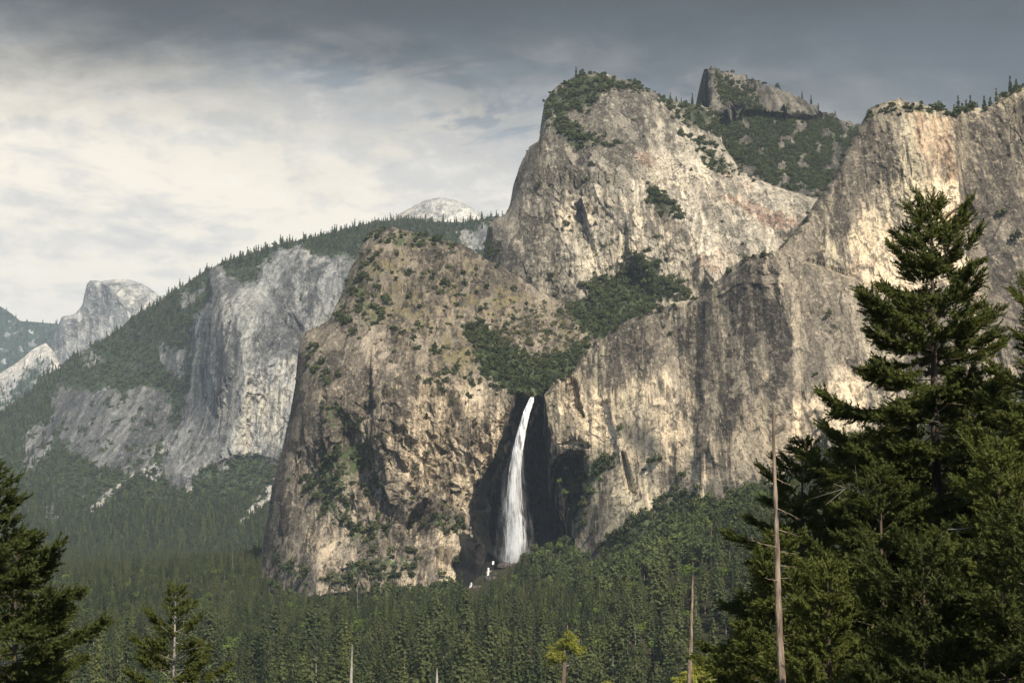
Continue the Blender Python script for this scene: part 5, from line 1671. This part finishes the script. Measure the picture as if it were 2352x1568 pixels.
far_snags = [(1458, 1437, 1462, 1530, 1050, 'thin grey dead tree between the yellow-topped pine and the slender snag'), (533, 1258, 535, 1330, 2300, 'reddish dead conifer standing in the far forest by the brown buttress'), (726, 1505, 726, 1560, 930, 'grey bare tree in the front forest left of the white stub'), (1372, 1355, 1374, 1400, 1700, 'thin grey dead tree on the slope under the recess'),
             (1447, 1383, 1448, 1430, 1600, 'pale dead trunk on the slope under the brown rock apron'), (1728, 1370, 1728, 1420, 1450, 'grey dead tree on the slope left of the tall snag'), (1688, 1075, 1690, 1130, 1840, 'bleached dead tree standing before the base of the wall'), (1408, 1508, 1408, 1545, 1000, 'grey forked dead tree right of the yellow-topped pine'),
             (1337, 1355, 1337, 1400, 1800, 'leaning pale trunk under the black recess'), (955, 1380, 957, 1440, 1750, 'grey dead conifer below the tan foot of the buttress'), (820, 1340, 822, 1400, 1850, 'tall grey dead conifer at the foot of the buttress')]
for k, (xa, ya, xb, yb, Y, lab) in enumerate(far_snags):
    st = [(ya + (yb - ya) * f, (-1) ** j, R.uniform(1.2, 3.0), R.uniform(-0.4, 0.2), 0) for j, f in enumerate(np.linspace(0.1, 0.8, 9))]
    snag(xa, ya, xb, yb, Y, 0.08, 0.28, lab, st, 'dead trees in the forest', 8, M_DEADGREY)


# ------------------------------------------------------------------ yellow-green trees at the lower edge
def tuft_crown(blobs, seed, leaf=0.5, n_per=230):
    rng = np.random.default_rng(seed)
    ps, ds = [], []
    for (x, y, zz, r) in blobs:
        n = int(n_per * r ** 1.6)
        d = rng.normal(size=(n, 3))
        d /= np.linalg.norm(d, axis=1, keepdims=True)
        ps.append(np.array([x, y, zz]) + d * (r * rng.uniform(0.25, 1.0, n) ** 0.6)[:, None] * np.array([1, 1, 0.75]))
        ds.append(d + np.array([0, 0, 0.4]))
    p, d = np.concatenate(ps), np.concatenate(ds)
    k = rng.integers(0, 4, len(p))
    return join([stamp(TW[j][0] * np.array([1, 1.5, 1.5]), TW[j][1], p[k == j], rot_frames(d[k == j] + rng.normal(0, 0.4, d[k == j].shape), rng.uniform(0, 6, (k == j).sum())), np.full((k == j).sum(), leaf) * rng.uniform(0.7, 1.3, (k == j).sum())) for j in range(4)])


def px_m(Y):
    return Y / F


Yp = 200.0
u = px_m(Yp)
foot = at(1297, 1568, Yp) - np.array([0, 0, 16.0])
root = bpy.data.objects.new('pine_tree', None)
COL.objects.link(root)
root.location = foot
root['label'], root['category'] = 'lone yellow-topped pine with white bare side branches above the forest', 'pine tree'


def loc(px, py, dy=0.0):
    return at(px, py, Yp) - foot + np.array([0, dy, 0])


V, q = tube([(0, 0, -2), loc(1294, 1568), loc(1297, 1520), loc(1301, 1480), loc(1304, 1465)], [0.45, 0.27, 0.22, 0.12, 0.05], 8)
link('trunk', new_mesh('pine_trunk', V, q, [M_BARK], True), root)
rr = np.random.default_rng(9)
for (xa, ya, xb, yb, xc, yc) in [(1296, 1522, 1283, 1518, 1272, 1500), (1297, 1515, 1312, 1518, 1322, 1508), (1296, 1530, 1310, 1528, 1317, 1522), (1296, 1536, 1288, 1536, 1282, 1530), (1298, 1508, 1297, 1495, 1296, 1484), (1301, 1480, 1315, 1480, 1326, 1474)]:
    tt = np.linspace(0, 1, 8)[:, None]
    pts = (1 - tt) ** 2 * loc(xa, ya) + 2 * tt * (1 - tt) * loc(xb, yb, rr.uniform(-1, 1)) + tt ** 2 * loc(xc, yc, rr.uniform(-1.5, 1))
    V, q = tube(pts, 0.10 * (1 - 0.75 * tt[:, 0]), 5)
    link('branch', new_mesh('pine_branch', V, q, [M_DEADGREY], True), root)
bl = []
for (x, y, r) in [(1302, 1468, 12), (1315, 1474, 13), (1326, 1484, 12), (1292, 1474, 10), (1310, 1488, 13), (1298, 1488, 10), (1275, 1495, 11), (1266, 1504, 11), (1284, 1505, 10), (1262, 1516, 9), (1272, 1520, 10), (1290, 1512, 7), (1330, 1494, 8)]:
    c = loc(x, y, rr.uniform(-1.2, 1.2))
    for j in range(4):
        e = rr.normal(0, 0.62, 3) * r * u
        bl.append((c[0] + e[0], c[1] + e[1], c[2] + e[2] * 0.8, r * u * rr.uniform(0.28, 0.5)))
V, Fs = tuft_crown(bl, 3, 0.34, 260)
link('crown', new_mesh('pine_crown', V, Fs, [M_YELLOW]), root)

Yo = 150.0
foot = at(1612, 1568, Yo) - np.array([0, 0, 9.0])
root = bpy.data.objects.new('oak_tree', None)
COL.objects.link(root)
root.location = foot
root['label'], root['category'], root['group'] = 'bright yellow-green oak top at the lower edge under the slender snag', 'oak tree', 'yellow-green treetops at the lower edge'
V, q = tube([(0, 0, -1), (0.2, 0, 5), (0, 0, 9.6)], [0.3, 0.22, 0.08], 8)
link('trunk', new_mesh('oak_trunk', V, q, [M_BARK], True), root)
bl = []
for (x, y, r) in [(1600, 1542, 13), (1618, 1548, 15), (1634, 1558, 14), (1585, 1560, 12), (1566, 1562, 9), (1610, 1566, 20), (1640, 1575, 18), (1575, 1578, 16), (1605, 1590, 26)]:
    c = at(x, y, Yo + rr.uniform(-1, 1)) - foot
    for j in range(4):
        e = rr.normal(0, 0.6, 3) * r * px_m(Yo)
        bl.append((c[0] + e[0], c[1] + e[1], c[2] + e[2], r * px_m(Yo) * rr.uniform(0.3, 0.55)))
V, Fs = tuft_crown(bl, 4, 0.34, 520)
link('crown', new_mesh('oak_crown_bright', V, Fs, [M_YELLOW]), root)
for (x, y, r, lab) in [(1398, 1570, 16, 'small yellow-green treetop just peeping in right of the lone pine'), ]:
    foot = at(x, y + 10, 200) - np.array([0, 0, 12])
    root = bpy.data.objects.new('oak_tree', None)
    COL.objects.link(root)
    root.location = foot
    root['label'], root['category'], root['group'] = lab, 'oak tree', 'yellow-green treetops at the lower edge'
    V, q = tube([(0, 0, -1), (0, 0, 6), (0, 0, 12)], [0.3, 0.2, 0.08], 6)
    link('trunk', new_mesh('oak_trunk', V, q, [M_BARK], True), root)
    V, Fs = tuft_crown([(0, 0, 12.0, r * px_m(200)), (0.7, 0, 11.6, r * px_m(200) * 0.8), (-0.8, 0, 11.4, r * px_m(200) * 0.8)], 5, 0.4, 300)
    link('crown', new_mesh('oak_crown_small', V, Fs, [M_YELLOW]), root)
# lime-green maples in the alcove beside the fall
for k, (px, py, s, lab) in enumerate([(1302, 1075, 0.75, 'lime-green maple high in the shaded alcove beside the waterfall'), (1285, 1105, 0.8, 'lime-green maple in the middle of the shaded alcove'), (1300, 1130, 0.9, 'lowest lime-green maple in the shaded alcove')]):
    root = bpy.data.objects.new('maple_tree', None)
    COL.objects.link(root)
    root.location = at(px, py + 12, 2175)
    root.scale = (s, s, s)
    root['label'], root['category'], root['group'] = lab, 'maple tree', 'maples in the alcove'
    tr, cr = oak_parts(k)
    link('trunk', new_mesh('maple_trunk', tr[0], tr[1], [M_BARK]), root)
    link('crown', new_mesh('maple_crown', cr[0], cr[1], [M_LIME]), root)

# ------------------------------------------------------------------ haze
hz, t = new_mat('haze_air')
pv = t.n('ShaderNodeVolumePrincipled')
pv.inputs['Color'].default_value = (0.70, 0.84, 1.0, 1)
pv.inputs['Density'].default_value = 2.5e-5
o = t.n('ShaderNodeOutputMaterial')
t.put(o.inputs['Volume'], pv.outputs[0])
x0, x1, y0, y1, z0, z1 = -9800, 9800, -900, 18500, -10, 2300
Vh = np.array([(x, y, z) for x in (x0, x1) for y in (y0, y1) for z in (z0, z1)], float)
Fh = np.array([[0, 1, 3, 2], [4, 6, 7, 5], [0, 4, 5, 1], [2, 3, 7, 6], [0, 2, 6, 4], [1, 5, 7, 3]])
link('haze', new_mesh('haze', Vh, Fh, [hz]), kind='stuff', label='thin blue summer haze filling the valley air', category='haze')
